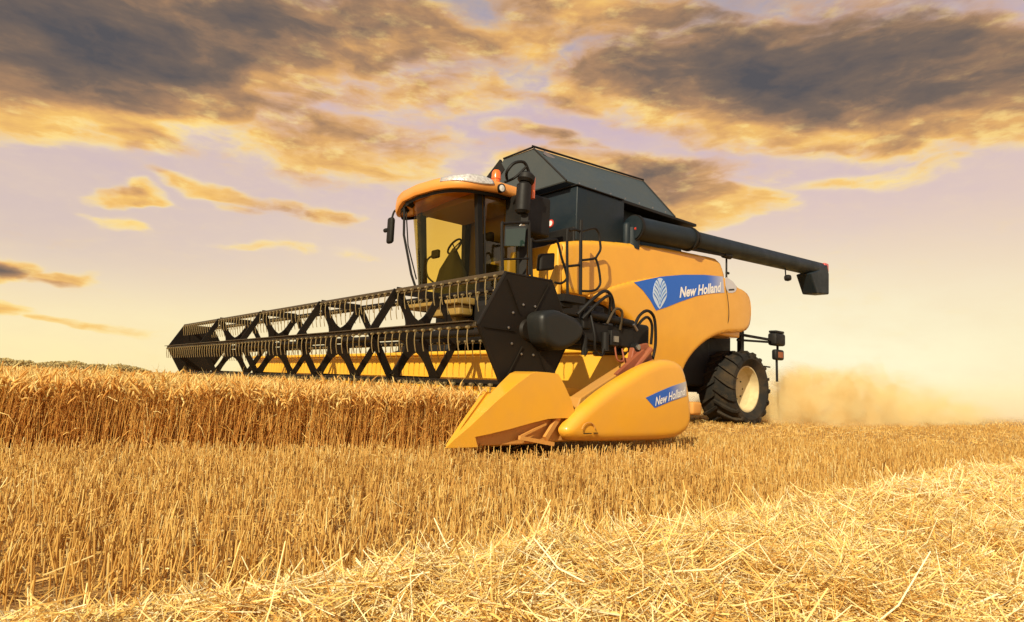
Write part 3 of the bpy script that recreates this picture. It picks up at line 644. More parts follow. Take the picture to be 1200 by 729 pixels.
wheel('front_wheel', 4.55, 5.80, 1.02, .80, .45, 20, 1)
wheel('rear_wheel', 9.88, 3.62, .90, .92, .53, 18, sink=.07)
wheel('rear_wheel', 9.88, 6.0, .90, .92, .53, 18, 1, sink=.07)
MB().tube([(9.72, 3.7, .85), (9.72, 5.9, .85)], .14, 12).box(9.5, 9.95, 4.2, 5.4, .75, 1.2, .05).build('rear_axle', 'black', PT, True)
MB().box(10.2, 11.0, 4.0, 5.6, .95, 1.55, .12).build('chaff_spreader', 'oldpaint', PT, True)
MB().box(7.9, 8.25, 3.4, 3.6, .22, .5, .06).build('axle_guard', 'oldpaint', PT, True)
# ---- rear lamps on their bracket ----
rb = MB().beam((9.9, 3.55, 2.12), (10.95, 3.30, 2.06), .10, .05).beam((9.9, 3.55, 1.98), (10.9, 3.32, 2.0), .05, .05).tube([(11.25, 3.28, 1.7), (11.27, 3.28, 1.05)], .03, 8).tube([(11.3, 3.28, 1.95), (11.3, 3.28, 1.7)], .03, 8).box(9.98, 10.12, 3.5, 3.6, 1.6, 2.2)
rb.build('lamp_arm', 'black', PT)
MB().box(11.02, 11.50, 3.16, 3.40, 1.93, 2.24, .06).box(11.05, 11.46, 3.18, 3.38, 2.24, 2.30, .02).build('rear_lamp', 'black', PT, True)
MB().box(11.10, 11.50, 3.2, 3.34, 1.58, 1.84, .05).build('reflector_plate', 'black', PT, True)
MB().box(11.18, 11.42, 3.195, 3.20, 1.64, 1.78).build('reflector', 'rustred', PT)
MB().tube([(10.7, 3.5, 1.42), (11.15, 3.4, 1.40)], .02, 6).build('tail_rod', 'black', PT)

# ================= header =================
YN, YF = -.02, 11.25
hb = MB()
YB = -.20
hb.hexa([(1.32, YB, .3), (1.42, YB, .3), (1.42, YF, .45), (1.32, YF, .45), (1.34, YB, 1.07), (1.44, YB, 1.07), (1.44, YF, 1.07), (1.34, YF, 1.07)])
hb.box(1.30, 1.46, YB, YF, 1.07, 1.13, .02)
hb.build('header_back', 'hdrpaint_lit', PT, True)
MB().hexa([(-.35, YN, .10), (1.42, YN, .16), (1.42, YF, .16), (-.35, YF, .10), (-.35, YN, .13), (.5, YN, .16), (.5, YF, .16), (-.35, YF, .13)]).hexa([(.4, YN, .13), (1.43, YN, .15), (1.43, YF, .15), (.4, YF, .13), (.4, YN, .17), (1.36, YN, .46), (1.36, YF, .46), (.4, YF, .17)]).build('header_floor', 'hdrpaint_lit', PT)
MB().box(1.44, 1.62, .2, YF-.2, .85, 1.02, .02).box(1.44, 1.60, .2, YF-.2, .3, .45, .02).build('header_frame', 'black', PT)
# cross auger with flighting
au = MB().tube([(.85, .05, .43), (.85, YF-.1, .43)], .15, 20)
vs = []; fs = []; nst = 420
for i in range(nst+1):
    y = .1+(YF-.25)*i/nst; s_ = 1 if y < 5.5 else -1; a = s_*(y-5.5)*2*math.pi/.55
    for r_ in (.15, .24): vs.append((.85+r_*math.cos(a), y, .43+r_*math.sin(a)))
fs = [(2*i, 2*i+1, 2*i+3, 2*i+2) for i in range(nst)]
au.add(vs, fs); au.build('cross_auger', 'hdrpaint_lit', PT, True)
kb = MB().box(-.42, -.32, YN, YF, .12, .145)
for i in range(146):
    y = .08+i*.0762; kb.add([(-.40, y-.02, .15), (-.40, y+.02, .15), (-.52, y, .14), (-.40, y, .125)], [(0, 1, 2), (0, 2, 3), (1, 3, 2)])
kb.build('cutter_bar', 'steel', PT)
# end sheets of the header
for yy, nm in ((YN-.03, 'end_sheet'), (YF, 'end_sheet')):
    MB().prism([(-.35, .12), (1.30, .14), (1.30, .62), (.75, .60), (.35, .50), (-.1, .4)], yy, yy+.03).build(nm, 'hdrpaint_lit', PT)
shell('end_shield', T['shield'], -.52, .15, 'paint', PT, R=.085, grid=.028, bulge=lambda x, z: .02*((z-.55)/.4)**2+.03*((x-1.2)/1)**2, round_=2)
def ysh(x, z): return -.52+.02*((z-.55)/.4)**2+.03*((x-1.2)/1)**2-.004
decal('shield_decal', T['sdecal'], M['decal_short'], yf=ysh)
t0, t1, t2 = T['stext']; xd = Vector((t1[0]-t0[0], 0, t1[1]-t0[1])); wl = xd.length; xd.normalize()
text_mesh('shield_lettering', 'New Holland', (t0[0]+.01, 0, t0[1]+.005), xd, (.02, 0, 1), wl*.96, .088, M['white'], PT, yfun=lambda x, z: ysh(x, z)-.005, bold=.02)
# shield recess near the nose and its latch
MB().tube(smoothpath([(.42+.09*math.cos(a), -.512, .28+.07*math.sin(a)) for a in np.linspace(.2, 3.0, 9)]), .006, 6).build('latch_ring', 'oldpaint', PT, True)
MB().box(.36, .46, -.515, -.50, .245, .253).box(.50, .55, -.515, -.50, .248, .256).build('latch_slot', 'black', PT)
# crop divider: hollow pointed wedge
dv = T['divider']
outer = chaikin(dv, 0)
def dbul(x, z): return .10*max(0, (-.1-x))/1.0*1.2
o = shell('crop_divider', dv, -.40, .30, 'paint', PT, R=0, grid=.12, round_=0)
for v in o.data.vertices:
    if v.co.y > -.39: v.co.y = -.40+.30*max(.03, min(1, (v.co.x+1.14)/.95))
o.data.polygons.foreach_set('use_smooth', [False]*len(o.data.polygons)); b = o.modifiers.new('bevel', 'BEVEL'); b.width = .014; b.segments = 3; b.limit_method = 'ANGLE'; b.angle_limit = math.radians(50)
# raised inner ridge of the divider
rd = [(-1.05, -.36, .16), (-.86, -.30, .345), (-.52, -.14, .60), (-.45, -.12, .595), (-.46, -.12, .56), (-.40, -.12, .55), (-.1, -.12, .72), (-.1, -.12, .2), (-.85, -.30, .14)]
MB().add([(-1.05, -.385, .155), (-1.05, -.35, .155), (-.82, -.385, .33), (-.82, -.28, .35), (-.50, -.385, .55), (-.50, -.13, .58), (-.1, -.385, .66), (-.1, -.11, .68)], [(0, 1, 3, 2), (2, 3, 5, 4), (4, 5, 7, 6)]).build('divider_top', 'paint', PT)
MB().add([(x, y, z) for x, y, z in rd]+[(x, y+.05, z) for x, y, z in rd], [tuple(range(9)), tuple(range(17, 8, -1))]+[(i, i+9, (i+1) % 9+9, (i+1) % 9) for i in range(9)]).build('divider_ridge', 'paint', PT)
MB().prism(T['skirt'], -.33, -.12).build('divider_skirt', 'oldpaint', PT, bevel=.01)
MB().beam((-.33, -.39, .215), (.075, -.40, .15), .03, .035).beam((-.02, -.39, .20), (.17, -.36, .39), .03, .05).beam((-.30, -.38, .225), (.0, -.37, .33), .02, .02).build('divider_strut', 'oldpaint', PT)
# lift linkage between divider and shield
bmb = MB().prism(T['beam'], -.30, -.14)
LK = bmb.build('link_arm', 'linkpaint', PT, bevel=.012)
part(MB().beam((.50, -.32, .43), (1.46, -.32, .92), .03, .07).beam((.52, -.32, .50), (.80, -.32, .66), .02, .02), 'link_gap_shade', 'black', LK)  # black strips added to draw the dark, shaded gap below the arm
for u in np.linspace(.05, .95, 5): part(MB().lathe([(0.001, -.015), (.016, -.012), (.016, .01)], (.54+.85*u, -.30, .53+.40*u), 8), 'link_bolt', 'steel', LK)
part(MB().prism(T['bracket'], -.26, -.10), 'link_bracket', 'rustred', LK, bevel=.012)
part(MB().beam((1.05, -.30, .80), (1.5, -.28, 1.08), .05, .07).beam((1.2, -.33, .83), (1.62, -.33, .98), .04, .06).tube([(1.25, -.3, .82), (1.6, -.3, 1.12)], .035, 10), 'link_rod', 'rustred', LK)

# ================= reel =================
RC = Vector((.05, 0, 1.205)); RR = .60
vert = [(RC.x+RR*math.cos(math.radians(60*k)), RC.z+RR*math.sin(math.radians(60*k))) for k in range(6)]
y0r, y1r = .0, 11.28
HX = MB().prism([(RC.x+(x-RC.x)*1.03, RC.z+(z-RC.z)*1.03) for x, z in vert], y0r-.02, y0r+.012).build('reel_end_plate', 'reel', PT, bevel=.006)
# pressed ribs, rim bar and hub bolts on the near plate
rb = MB()
for k in range(6):
    a = math.radians(60*k+8); b_ = math.radians(60*k-8)
    rb.beam((RC.x+.18*math.cos(a), -.026, RC.z+.18*math.sin(a)), (RC.x+.54*math.cos(math.radians(60*k+2)), -.026, RC.z+.54*math.sin(math.radians(60*k+2))), .008, .02, (0, 1, 0))
    rb.tube([(vert[k][0], -.01, vert[k][1]), (vert[(k+1) % 6][0], -.01, vert[(k+1) % 6][1])], .014, 6)
part(rb, 'plate_rib', 'reel', HX)
rb = MB().lathe([(0.001, -.05), (.09, -.045), (.11, -.02)], (RC.x, 0, RC.z), 24)
for k in range(10):
    a = math.radians(36*k); part(MB().lathe([(0.001, -.012), (.012, -.01), (.012, .0)], (RC.x+.25*math.cos(a), -.022, RC.z+.25*math.sin(a)), 8), 'hub_bolt', 'steel', HX)
part(rb, 'hub_plate', 'reel', HX, True)
MB().prism([(RC.x+(x-RC.x)*1.03, RC.z+(z-RC.z)*1.03) for x, z in vert], y1r, y1r+.03).build('reel_end_plate', 'reel', PT, bevel=.006)
MB().tube([(RC.x, .02, RC.z), (RC.x, y1r, RC.z)], .038, 14).build('reel_tube', 'reel', PT, True)
# star plates carrying the bats
def star(y):
    m_ = MB(); m_.lathe([(.06, -.016), (.17, -.016), (.17, .016), (.06, .016)], (RC.x, y, RC.z), 36, close=True)
    for k in range(6):
        a = math.radians(60*k); ca, sa = math.cos(a), math.sin(a)
        hw = [(.12, .085), (.17, .092), (.21, .070), (.26, .054), (.33, .046), (.45, .046), (.52, .054), (.57, .062)]
        pl = [(RC.x+r*ca-w_*sa, RC.z+r*sa+w_*ca) for r, w_ in hw]+[(RC.x+r*ca+w_*sa, RC.z+r*sa-w_*ca) for r, w_ in reversed(hw)]
        m_.prism(pl, y-.013-.0007*k, y+.013+.0007*k)
        p, q = vert[k], vert[(k+1) % 6]
        v0 = Vector((p[0], 0, p[1])); v1 = Vector((q[0], 0, q[1])); 
        m_.beam(v0+Vector((0, y+.022, 0)), v1+Vector((0, y+.022, 0)),   .020, .090, (v0+v1)/2-Vector((RC.x, 0, RC.z)))
    return m_
for y in (1.97, 4.05, 6.40, 8.70):
    s_ = star(y).build('reel_star', 'reel', PT)
# bats: square tube with a thin slat, and sprung tines
tine_proto = None
rest = MB()
for k in range(6):
    vx, vz = vert[k]
    o = MB().box(vx-.022, vx+.022, y0r, y1r, vz-.022, vz+.022, .006)
    if k == 3: o.box(vx-.075, vx+.07, .03, y1r, vz+.024, vz+.034)
    else: o.box(vx-.006, vx+.03, .03, y1r, vz-.045, vz+.02)
    BT = o.build('reel_bat', 'bat' if k in (2, 3) else 'reel', PT)
    nt_ = 0
    for y in np.arange(.1, y1r-.05, .15):
        t_ = smoothpath([(vx-.032, y, vz-.02), (vx-.036, y+.004, vz-.09), (vx-.03, y+.006, vz-.16), (vx-.012, y+.006, vz-.235)], 2)
        if nt_ < 16:
            c = bpy.data.objects.new('tine', tine_proto.data) if tine_proto else MB().tube([Vector(p)-Vector(t_[0]) for p in t_], .0062, 5).lathe([(0.001, -.018), (.015, -.018), (.015, .018), (0.001, .02)], (-.004, 0, -.004), 10).build('tine', 'tine', None, True)
            if tine_proto is None: tine_proto = c
            else: COL.objects.link(c)
            c.parent = BT; c.location = Vector(t_[0])
        else: rest.tube(t_, .0062, 4).lathe([(0.001, -.018), (.014, -.018), (.014, .018), (0.001, .02)], (t_[0][0]-.004, t_[0][1], t_[0][2]-.004), 7)
        nt_ += 1
tagit(rest.build('tines', 'tine', PT), kind='stuff')
# reel drive cover, support arm, hoses
shell('drive_cover', T['drive'], -.26, .22, 'cover', PT, R=.06, grid=.02, round_=2)
ra = MB().beam((.40, -.13, 1.27), (1.42, -.16, 1.22), .10, .20).beam((.3, -.10, 1.13), (1.6, -.12, 1.16), .08, .07)
ra.box(.55, 1.50, -.10, .06, 1.06, 1.20, .02).box(1.30, 1.72, -.2, .3, 1.04, 1.40, .04)
RA = ra.build('reel_arm', 'black', PT, bevel=.01)
d_ = MB().box(.62, .74, -.22, -.14, 1.26, 1.50, .02).box(.80, .96, -.20, -.1, 1.36, 1.52, .03).tube([(.7, -.2, 1.42), (1.4, -.2, 1.38)], .045, 12).tube([(.66, -.2, 1.0), (.66, -.2, 1.2)], .03, 8).tube([(.95, -.22, 1.06), (.95, -.22, 1.25)], .04, 10).box(1.0, 1.12, -.26, -.2, 1.12, 1.28, .01).lathe([(0.001, -.03), (.05, -.02), (.05, .03)], (1.42, -.24, 1.13), 14)
part(d_, 'arm_fittings', 'black', RA, True)
part(MB().tube([(.64, -.23, .98), (.66, -.23, 1.06)], .03, 8, radii=[.004, .03]).tube([(.90, -.23, 1.02), (.92, -.23, 1.08)], .02, 8, radii=[.004, .02]), 'pin', 'black', RA)
part(MB().box(1.03, 1.10, -.275, -.26, 1.16, 1.22).lathe([(0.001, -.02), (.03, -.02), (.03, 0)], (1.42, -.265, 1.13), 12).tube([(1.27, -.33, 1.36), (1.33, -.33, 1.30)], .014, 6), 'arm_fitting_bright', 'steel', RA, True)
def hose(name, pts, r=.016, m_='black'): return MB().tube(smoothpath(pts, 7), r, 8).build(name, m_, PT, True)
hose('hose', [(.55, -.2, 1.40), (.72, -.26, 1.58), (.92, -.24, 1.68), (1.10, -.18, 1.60), (1.16, -.16, 1.30)], .018)
hose('hose', [(.60, -.22, 1.36), (.78, -.28, 1.55), (.95, -.27, 1.62), (1.02, -.2, 1.40)], .016)
hose('hose', [(.70, -.24, 1.40), (.72, -.28, 1.20), (.76, -.26, 1.05), (.92, -.22, 1.02), (1.0, -.2, 1.2)], .013)
hose('hose', [(1.29, -.32, 1.33), (1.36, -.33, 1.46), (1.50, -.33, 1.53), (1.66, -.3, 1.46), (1.74, -.26, 1.20), (1.72, -.24, 1.02)], .017)
hose('hose', [(1.34, -.30, 1.32), (1.42, -.32, 1.42), (1.52, -.32, 1.46), (1.62, -.3, 1.38), (1.66, -.26, 1.18)], .016)
hose('hose', [(.95, -.24, 1.34), (1.05, -.26, 1.50), (1.16, -.26, 1.48), (1.18, -.22, 1.30)], .014, 'bat')
hose('hose', [(1.08, -.24, 1.12), (1.10, -.26, .98), (1.20, -.26, .98), (1.22, -.22, 1.10)], .009, 'rustred')

# ================= field =================
def strawmat(name, stops, rough=.55, trans=.25, nsc=1.2):
    m = bpy.data.materials.new(name); m.use_nodes = True; k = N(m.node_tree); b = m.node_tree.nodes['Principled BSDF']
    a = k.n('ShaderNodeAttribute', attribute_name='tint')
    pos = k.n('ShaderNodeTexCoord').outputs['Object']
    f = k.m('ADD', a.outputs['Fac'], k.mr(k.noise(pos, nsc, 3), .3, .7, -.12, .12), clamp=True)
    c = k.ramp(f, stops); k.set(b.inputs['Base Color'], c); b.inputs['Roughness'].default_value = rough
    b.inputs['Specular IOR Level'].default_value = .35
    t = k.n('ShaderNodeBsdfTranslucent'); k.set(t.inputs[0], c)
    mx = k.n('ShaderNodeMixShader'); mx.inputs[0].default_value = trans
    k.set(mx.inputs[1], b.outputs[0]); k.set(mx.inputs[2], t.outputs[0]); k.set(m.node_tree.nodes['Material Output'].inputs[0], mx.outputs[0])
    return m
MW = strawmat('wheat', [(0, (.46, .19, .035)), (.35, (.76, .39, .08)), (.7, (.92, .60, .17)), (1, (.97, .80, .34))], trans=.35)
MS = strawmat('stubble', [(0, (.44, .22, .05)), (.4, (.78, .47, .12)), (.75, (.92, .66, .21)), (1, (.97, .82, .40))], trans=.35)
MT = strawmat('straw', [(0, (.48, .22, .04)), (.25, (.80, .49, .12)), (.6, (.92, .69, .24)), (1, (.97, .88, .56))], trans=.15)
# ground sheet
m = bpy.data.materials.new('soil'); m.use_nodes = True; k = N(m.node_tree); b = m.node_tree.nodes['Principled BSDF']
oc = k.n('ShaderNodeTexCoord').outputs['Object']
k.set(b.inputs['Base Color'], k.mix(k.mr(k.noise(k.vm('MULTIPLY', oc, (1, 3.5, 1)), 5, 8, .7), .35, .65), (.28, .13, .03, 1), (.58, .33, .09, 1))); b.inputs['Roughness'].default_value = .95
bn = k.n('ShaderNodeBump'); bn.inputs['Strength'].default_value = .8; bn.inputs['Distance'].default_value = .05
k.set(bn.inputs['Height'], k.noise(oc, 18, 6, .7)); k.set(b.inputs['Normal'], bn.outputs[0])
gm = MB(); r = [0, 6, 12, 25, 50, 120, 400, 1500, 4000]; vs = [(-2, 0, 0)]; fs = []
for ri in r[1:]:
    for i in range(64):
        a = 2*math.pi*i/64; vs.append((-2+ri*math.cos(a), ri*math.sin(a), 0))
for i in range(64): fs.append((0, 1+i, 1+(i+1) % 64))
for j in range(len(r)-2):
    for i in range(64): fs.append((1+j*64+i, 1+(j+1)*64+i, 1+(j+1)*64+(i+1) % 64, 1+j*64+(i+1) % 64))
gm.add(vs, fs); tagit(gm.build('ground', m), kind='structure')

cp = np.array([CP.x, CP.y]); fw = np.array([FWD.x, FWD.y]); rt = np.array([RGT.x, RGT.y])
def fan(n, d0, d1, halfw=.86, power=1.0):
    """random ground points in the wedge in front of the photographer, uniform per ground area when power=1"""
    u = rng.random(n); d = np.sqrt(d0*d0+(d1*d1-d0*d0)*u) if power == 1 else d0*(d1/d0)**u
    s = (rng.random(n)*2-1)*halfw
    return cp+fw*d[:, None]+rt*(d*s)[:, None], d
E1 = np.array([-3.9, 1.12]); E2 = np.array([-.80, .05]); ed = (E2-E1)/np.linalg.norm(E2-E1); en = np.array([-ed[1], ed[0]])   # en points into the crop
def in_wheat(p):
    s = (p-E1)@en
    a = (s > 0)&(p[:, 0] < -.42)
    b_ = (p[:, 1] > 11.45)&(p[:, 0] < 14)
    return a | b_
def strands(base, dirs, length, width, npts, droop, facing=None):
    """ribbons: base (N,3), unit dirs (N,3), droop bends them to the ground side"""
    n = len(base); t = np.linspace(0, 1, npts)
    P_ = base[:, None, :]+dirs[:, None, :]*(length[:, None]*t)[:, :, None]
    P_[:, :, 2] -= (droop[:, None]*t**2)*length[:, None]
    if facing is None:
        a = rng.random(n)*2*np.pi; side = np.stack([np.cos(a), np.sin(a), rng.normal(0, .3, n)], 1)
        side -= dirs*(side*dirs).sum(1)[:, None]; side /= np.linalg.norm(side, axis=1)[:, None]+1e-9
    else: side = facing
    wv = side[:, None, :]*(width*.5)[:, :, None]
    V = np.stack([P_-wv, P_+wv], 2).reshape(-1, 3)
    i = np.arange(n)[:, None]*npts*2; j = np.arange(npts-1)[None, :]*2; b = (i+j)
    Q = np.stack([b, b+1, b+3, b+2], 2).reshape(-1, 4)
    return V, Q, npts*2
def tubes(P_, R_, S_):
    """P_ (N,K,3) paths, R_ (N,K) radii, S_ sides, roughly vertical paths"""
    n, K, _ = P_.shape; a = 2*np.pi*np.arange(S_)/S_; ph = rng.random(n)*6.28
    T_ = np.gradient(P_, axis=1); T_ /= np.linalg.norm(T_, axis=2, keepdims=True)+1e-9
    ref = np.stack([np.cos(ph), np.sin(ph), .13*np.ones(n)], 1)[:, None, :]
    u = ref-T_*(ref*T_).sum(2, keepdims=True); u /= np.linalg.norm(u, axis=2, keepdims=True)+1e-9
    v = np.cross(T_, u)
    V = P_[:, :, None, :]+R_[:, :, None, None]*(u[:, :, None, :]*np.cos(a)[None, None, :, None]+v[:, :, None, :]*np.sin(a)[None, None, :, None])
    V = V.reshape(-1, 3)
    i = np.arange(n)[:, None, None]*K*S_; k_ = np.arange(K-1)[None, :, None]*S_; s = np.arange(S_)[None, None, :]
    b0 = i+k_+s; b1 = i+k_+(s+1) % S_
    Q = np.stack([b0, b1, b1+S_, b0+S_], 3).reshape(-1, 4)
    return V, Q, K*S_
class Acc:
    def __init__(s): s.V = []; s.Q = []; s.T = []; s.o = 0
    def add(s, r, tint):
        V, Q, per = r; s.V.append(V); s.Q.append(Q+s.o); s.T.append(np.repeat(tint, per)); s.o += len(V)
    def build(s, name, m, smooth=False): return mesh_np(name, np.concatenate(s.V), np.concatenate(s.Q), m, np.concatenate(s.T), smooth)
def hnoise(p, sc, seed=0):
    r = np.random.default_rng(seed); o = np.zeros(len(p))
    for i in range(5):
        k_ = r.normal(0, sc, 2); o += np.sin(p@k_+r.random()*6.28)
    return o/5

# ---- standing wheat ----
def wheat(name_acc, p, dist, S_, hmul=1.0, leaf=True, awn=False, wide=1.0):
    n = len(p); h = (.535+rng.normal(0, .042, n)+.035*hnoise(p, 2.5, 3)+(rng.random(n) < .03)*.07)*hmul
    lean = rng.normal(0, .05, (n, 2))+np.array([.015, 0])+.03*hnoise(p, 2.5, 5)[:, None]
    base = np.concatenate([p, np.zeros((n, 1))], 1)
    K = 4; t = np.linspace(0, 1, K)
    P_ = base[:, None, :]+np.zeros((n, K, 3)); P_[:, :, 2] += h[:, None]*t*.93; P_[:, :, :2] += lean[:, None, :]*(t**1.6)[None, :, None]
    R_ = (np.array([.0026, .0022, .0018, .0012])[None, :]*wide)*np.ones((n, 1))
    tint = np.clip(rng.normal(.42, .2, n), 0, 1)
    name_acc.add(tubes(P_, R_, 3), tint)
    # ear
    top = P_[:, -1]; a = rng.random(n)*6.28; out = rng.uniform(.02, .075, n); L = rng.uniform(.065, .10, n)
    dr = rng.uniform(-.9, .8, n)
    hd = np.stack([np.cos(a), np.sin(a)], 1)*out[:, None]
    K = 5; t = np.linspace(0, 1, K)
    E_ = top[:, None, :]+np.zeros((n, K, 3)); E_[:, :, :2] += hd[:, None, :]*(t**1.3)[None, :, None]
    E_[:, :, 2] += L[:, None]*(t[None, :]*.85-(np.maximum(dr, 0)[:, None]*t[None, :]**2*1.1))
    R_ = np.array([.002, .0062, .0072, .0055, .0013])[None, :]*np.ones((n, 1))*(1+.4*(wide-1))*rng.uniform(.8, 1.2, n)[:, None]
    name_acc.add(tubes(E_, R_, S_), np.clip(tint+.28+rng.normal(0, .1, n), 0, 1))
    if leaf:
        q = rng.random(n) < .75; m_ = q.sum(); f = rng.uniform(.25, .9, m_); b = base[q].copy(); b[:, 2] = h[q]*f; b[:, :2] += lean[q]*(f**1.6)[:, None]
        a = rng.random(m_)*6.28; el_ = rng.uniform(-.3, 1.1, m_); dd = np.stack([np.cos(a)*np.cos(el_), np.sin(a)*np.cos(el_), np.sin(el_)], 1)
        wd = np.stack([np.full(m_, .006), np.full(m_, .005), np.full(m_, .0008)], 1)*wide
        name_acc.add(strands(b, dd, rng.uniform(.08, .20, m_), wd, 3, rng.uniform(.2, 1.2, m_)), np.clip(rng.normal(.45, .25, m_), 0, 1))
    if awn:
        for _ in range(4):
            b = E_[:, 3] ; dd = E_[:, 4]-E_[:, 1]; dd /= np.linalg.norm(dd, axis=1)[:, None]+1e-9; dd = dd+rng.normal(0, .28, (n, 3)); dd /= np.linalg.norm(dd, axis=1)[:, None]
            wd = np.stack([np.full(n, .0022), np.full(n, .0006)], 1)*wide
            name_acc.add(strands(b-dd*.02, dd, rng.uniform(.05, .10, n), wd, 2, np.zeros(n)), np.clip(tint+.4, 0, 1))
aw = Acc()
# dense front band along the cut edge
n = 11000; s = rng.uniform(-3.2, 3.95, n); q = rng.random(n)**1.4*1.5
p = E1+ed*s[:, None]+en*q[:, None]; p += en*(.04*hnoise(p, 3, 9))[:, None]
p = p[p[:, 0] < -.42]
wheat(aw, p, None, 4, awn=True, wide=1.15)
p, d_ = fan(16000, 4.3, 11); ok = in_wheat(p)&(((p-E1)@en) > 1.2); wheat(aw, p[ok], None, 4, wide=1.5, awn=False)
p, d_ = fan(26000, 10, 40, power=0); ok = in_wheat(p); wheat(aw, p[ok], None, 3, leaf=False, wide=2.6)
p, d_ = fan(22000, 35, 260, power=0); ok = in_wheat(p)&((p@np.array([1, 0])) < 5); 
p = p[ok]; wheat(aw, p, None, 3, leaf=False, wide=8)
tagit(aw.build('standing_wheat', MW), 'tall ripe golden wheat still standing at the cut edge', 'wheat', kind='stuff')

# ---- stubble in drilled rows ----
def inhead(p): return (p[:, 0] > -.5)&(p[:, 1] > -.45)&(p[:, 1] < 11.3)&(p[:, 0] < 1.5)
sb = Acc()
def stubble(n, d0, d1, wide, hm=1.0, power=1):
    p, d_ = fan(n, d0, d1, power=power)
    row = .12; y = np.round(p[:, 1]/row)*row; p[:, 1] = y+rng.normal(0, .013*wide, len(p)); q_ = rng.random(len(p)) < .80+.35*hnoise(p, 5, 21); p = p[q_]; d_ = d_[q_]
    keep = ~in_wheat(p)&~inhead(p)&(p[:, 1] > -3.6); p = p[keep]; n = len(p)
    h = rng.uniform(.075, .155, n)*hm*(1-.45*np.clip((d_[keep]-6)/6, 0, 1))*(1+.15*hnoise(p, 2, 4)); ln = rng.normal(0, .018, (n, 2))+(rng.random((n, 1)) < .12)*rng.normal(0, .06, (n, 2))
    P_ = np.concatenate([p, np.zeros((n, 1))], 1)[:, None, :]+np.zeros((n, 3, 3)); t = np.array([0, .5, 1.])
    P_[:, :, 2] += h[:, None]*t; P_[:, :, :2] += ln[:, None, :]*t[None, :, None]
    R_ = np.ones((n, 3))*(rng.uniform(.0018, .0034, n)*wide)[:, None]
    sb.add(tubes(P_, R_, 3), np.clip(rng.normal(.5, .24, n), 0, 1))
    m_ = n//3; i = rng.choice(n, m_, replace=False); b = np.concatenate([p[i], (h[i]*rng.uniform(.1, .9, m_))[:, None]], 1)
    a = rng.random(m_)*6.28; el_ = rng.uniform(-.1, 1.2, m_); dd = np.stack([np.cos(a)*np.cos(el_), np.sin(a)*np.cos(el_), np.sin(el_)], 1)
    sb.add(strands(b, dd, rng.uniform(.04, .13, m_), np.stack([np.full(m_, .005), np.full(m_, .001)], 1)*wide, 2, rng.uniform(0, .5, m_)), np.clip(rng.normal(.6, .25, m_), 0, 1))
stubble(19000, 1.8, 5, 1.05, 1.1); stubble(30000, 5, 10, 1.3, 1.1); stubble(30000, 10, 22, 2.2); stubble(26000, 22, 120, 6, 1.0, power=0)
# loose chaff lying between the rows
def litter(n, d0, d1, wide):
    p, d_ = fan(n, d0, d1); p = p[~in_wheat(p)]; n = len(p)
    b = np.concatenate([p, rng.uniform(.005, .07, n)[:, None]], 1); a = rng.random(n)*6.28; e_ = rng.normal(0, .15, n)
    dd = np.stack([np.cos(a)*np.cos(e_), np.sin(a)*np.cos(e_), np.sin(e_)], 1)
    sb.add(strands(b, dd, rng.uniform(.03, .16, n), np.full((n, 2), .0045)*wide, 2, np.zeros(n)), np.clip(rng.normal(.62, .22, n), 0, 1))
litter(9000, 1.6, 6, 1); litter(16000, 6, 16, 1.8)
tagit(sb.build('stubble', MS), 'short cut golden stubble between wheat and straw swath', 'stubble', kind='stuff')

# ---- straw swath in the foreground ----
def swh(p):
    x, y = p[:, 0], p[:, 1]
    c = -3.42+.05*np.sin(x*1.1+.5); t = (y-c)
    w1 = .50+.05*hnoise(p, 2.2, 11)
    up = np.clip(1-(t/w1)**2, 0, 1)
    dn = np.clip(1-(t/1.6)**2, 0, 1)
    h = np.where(t > 0, up, dn)*(.20+.035*hnoise(p, 3.1, 12)+.04*hnoise(p, 9, 13)+.036*hnoise(p, 17, 14)) 
    return np.maximum(h, 0)
# core of the swath
nx, ny = 260, 70; X = np.linspace(-7, 14, nx); Y = np.linspace(-5.2, -2.85, ny); gx, gy = np.meshgrid(X, Y); pp = np.stack([gx.ravel(), gy.ravel()], 1)
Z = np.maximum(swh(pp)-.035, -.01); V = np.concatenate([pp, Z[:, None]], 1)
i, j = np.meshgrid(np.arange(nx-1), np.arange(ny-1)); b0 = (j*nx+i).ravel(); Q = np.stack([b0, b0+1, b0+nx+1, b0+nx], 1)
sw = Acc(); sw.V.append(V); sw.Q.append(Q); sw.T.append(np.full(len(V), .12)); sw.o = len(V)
def straw(n, d0, d1, wide, lift=.05, up=.3, Lr=(.05, .26)):
    p, d_ = fan(n, d0, d1, .95); h = swh(p); keep = (h > .012) | ((rng.random(len(p)) < .25)&(p[:, 1] < -2.6)&(p[:, 1] > -5.3)); p = p[keep]; h = h[keep]; n = len(p)
    b = np.concatenate([p, (h-.03+rng.random(n)*lift)[:, None]], 1); a = rng.random(n)*6.28; e_ = rng.normal(0, up, n)
    dd = np.stack([np.cos(a)*np.cos(e_), np.sin(a)*np.cos(e_), np.sin(e_)], 1); L = rng.uniform(*Lr, n); b -= dd*(L*.5)[:, None]
    b[:, 2] = np.maximum(b[:, 2], .005)
    wd = (rng.uniform(.0020, .0046, n)*wide)[:, None]*np.array([[1, 1.05, .8]])
    sw.add(strands(b, dd, L, wd, 3, rng.normal(.12, .32, n)), np.clip(rng.normal(.56, .28, n), 0, 1))
straw(170000, 1.0, 3, .68, .045, .24, (.02, .12)); straw(16000, 1.25, 3, .85, .05, .16, (.1, .24)); straw(90000, 3, 7, 1.0, .05, .25, (.03, .15)); straw(30000, 7, 20, 2.2)
straw(1200, 1.6, 3, .8, .06, .7, (.05, .13)); straw(5500, 3, 8, 1.0, .06, .7, (.05, .16))
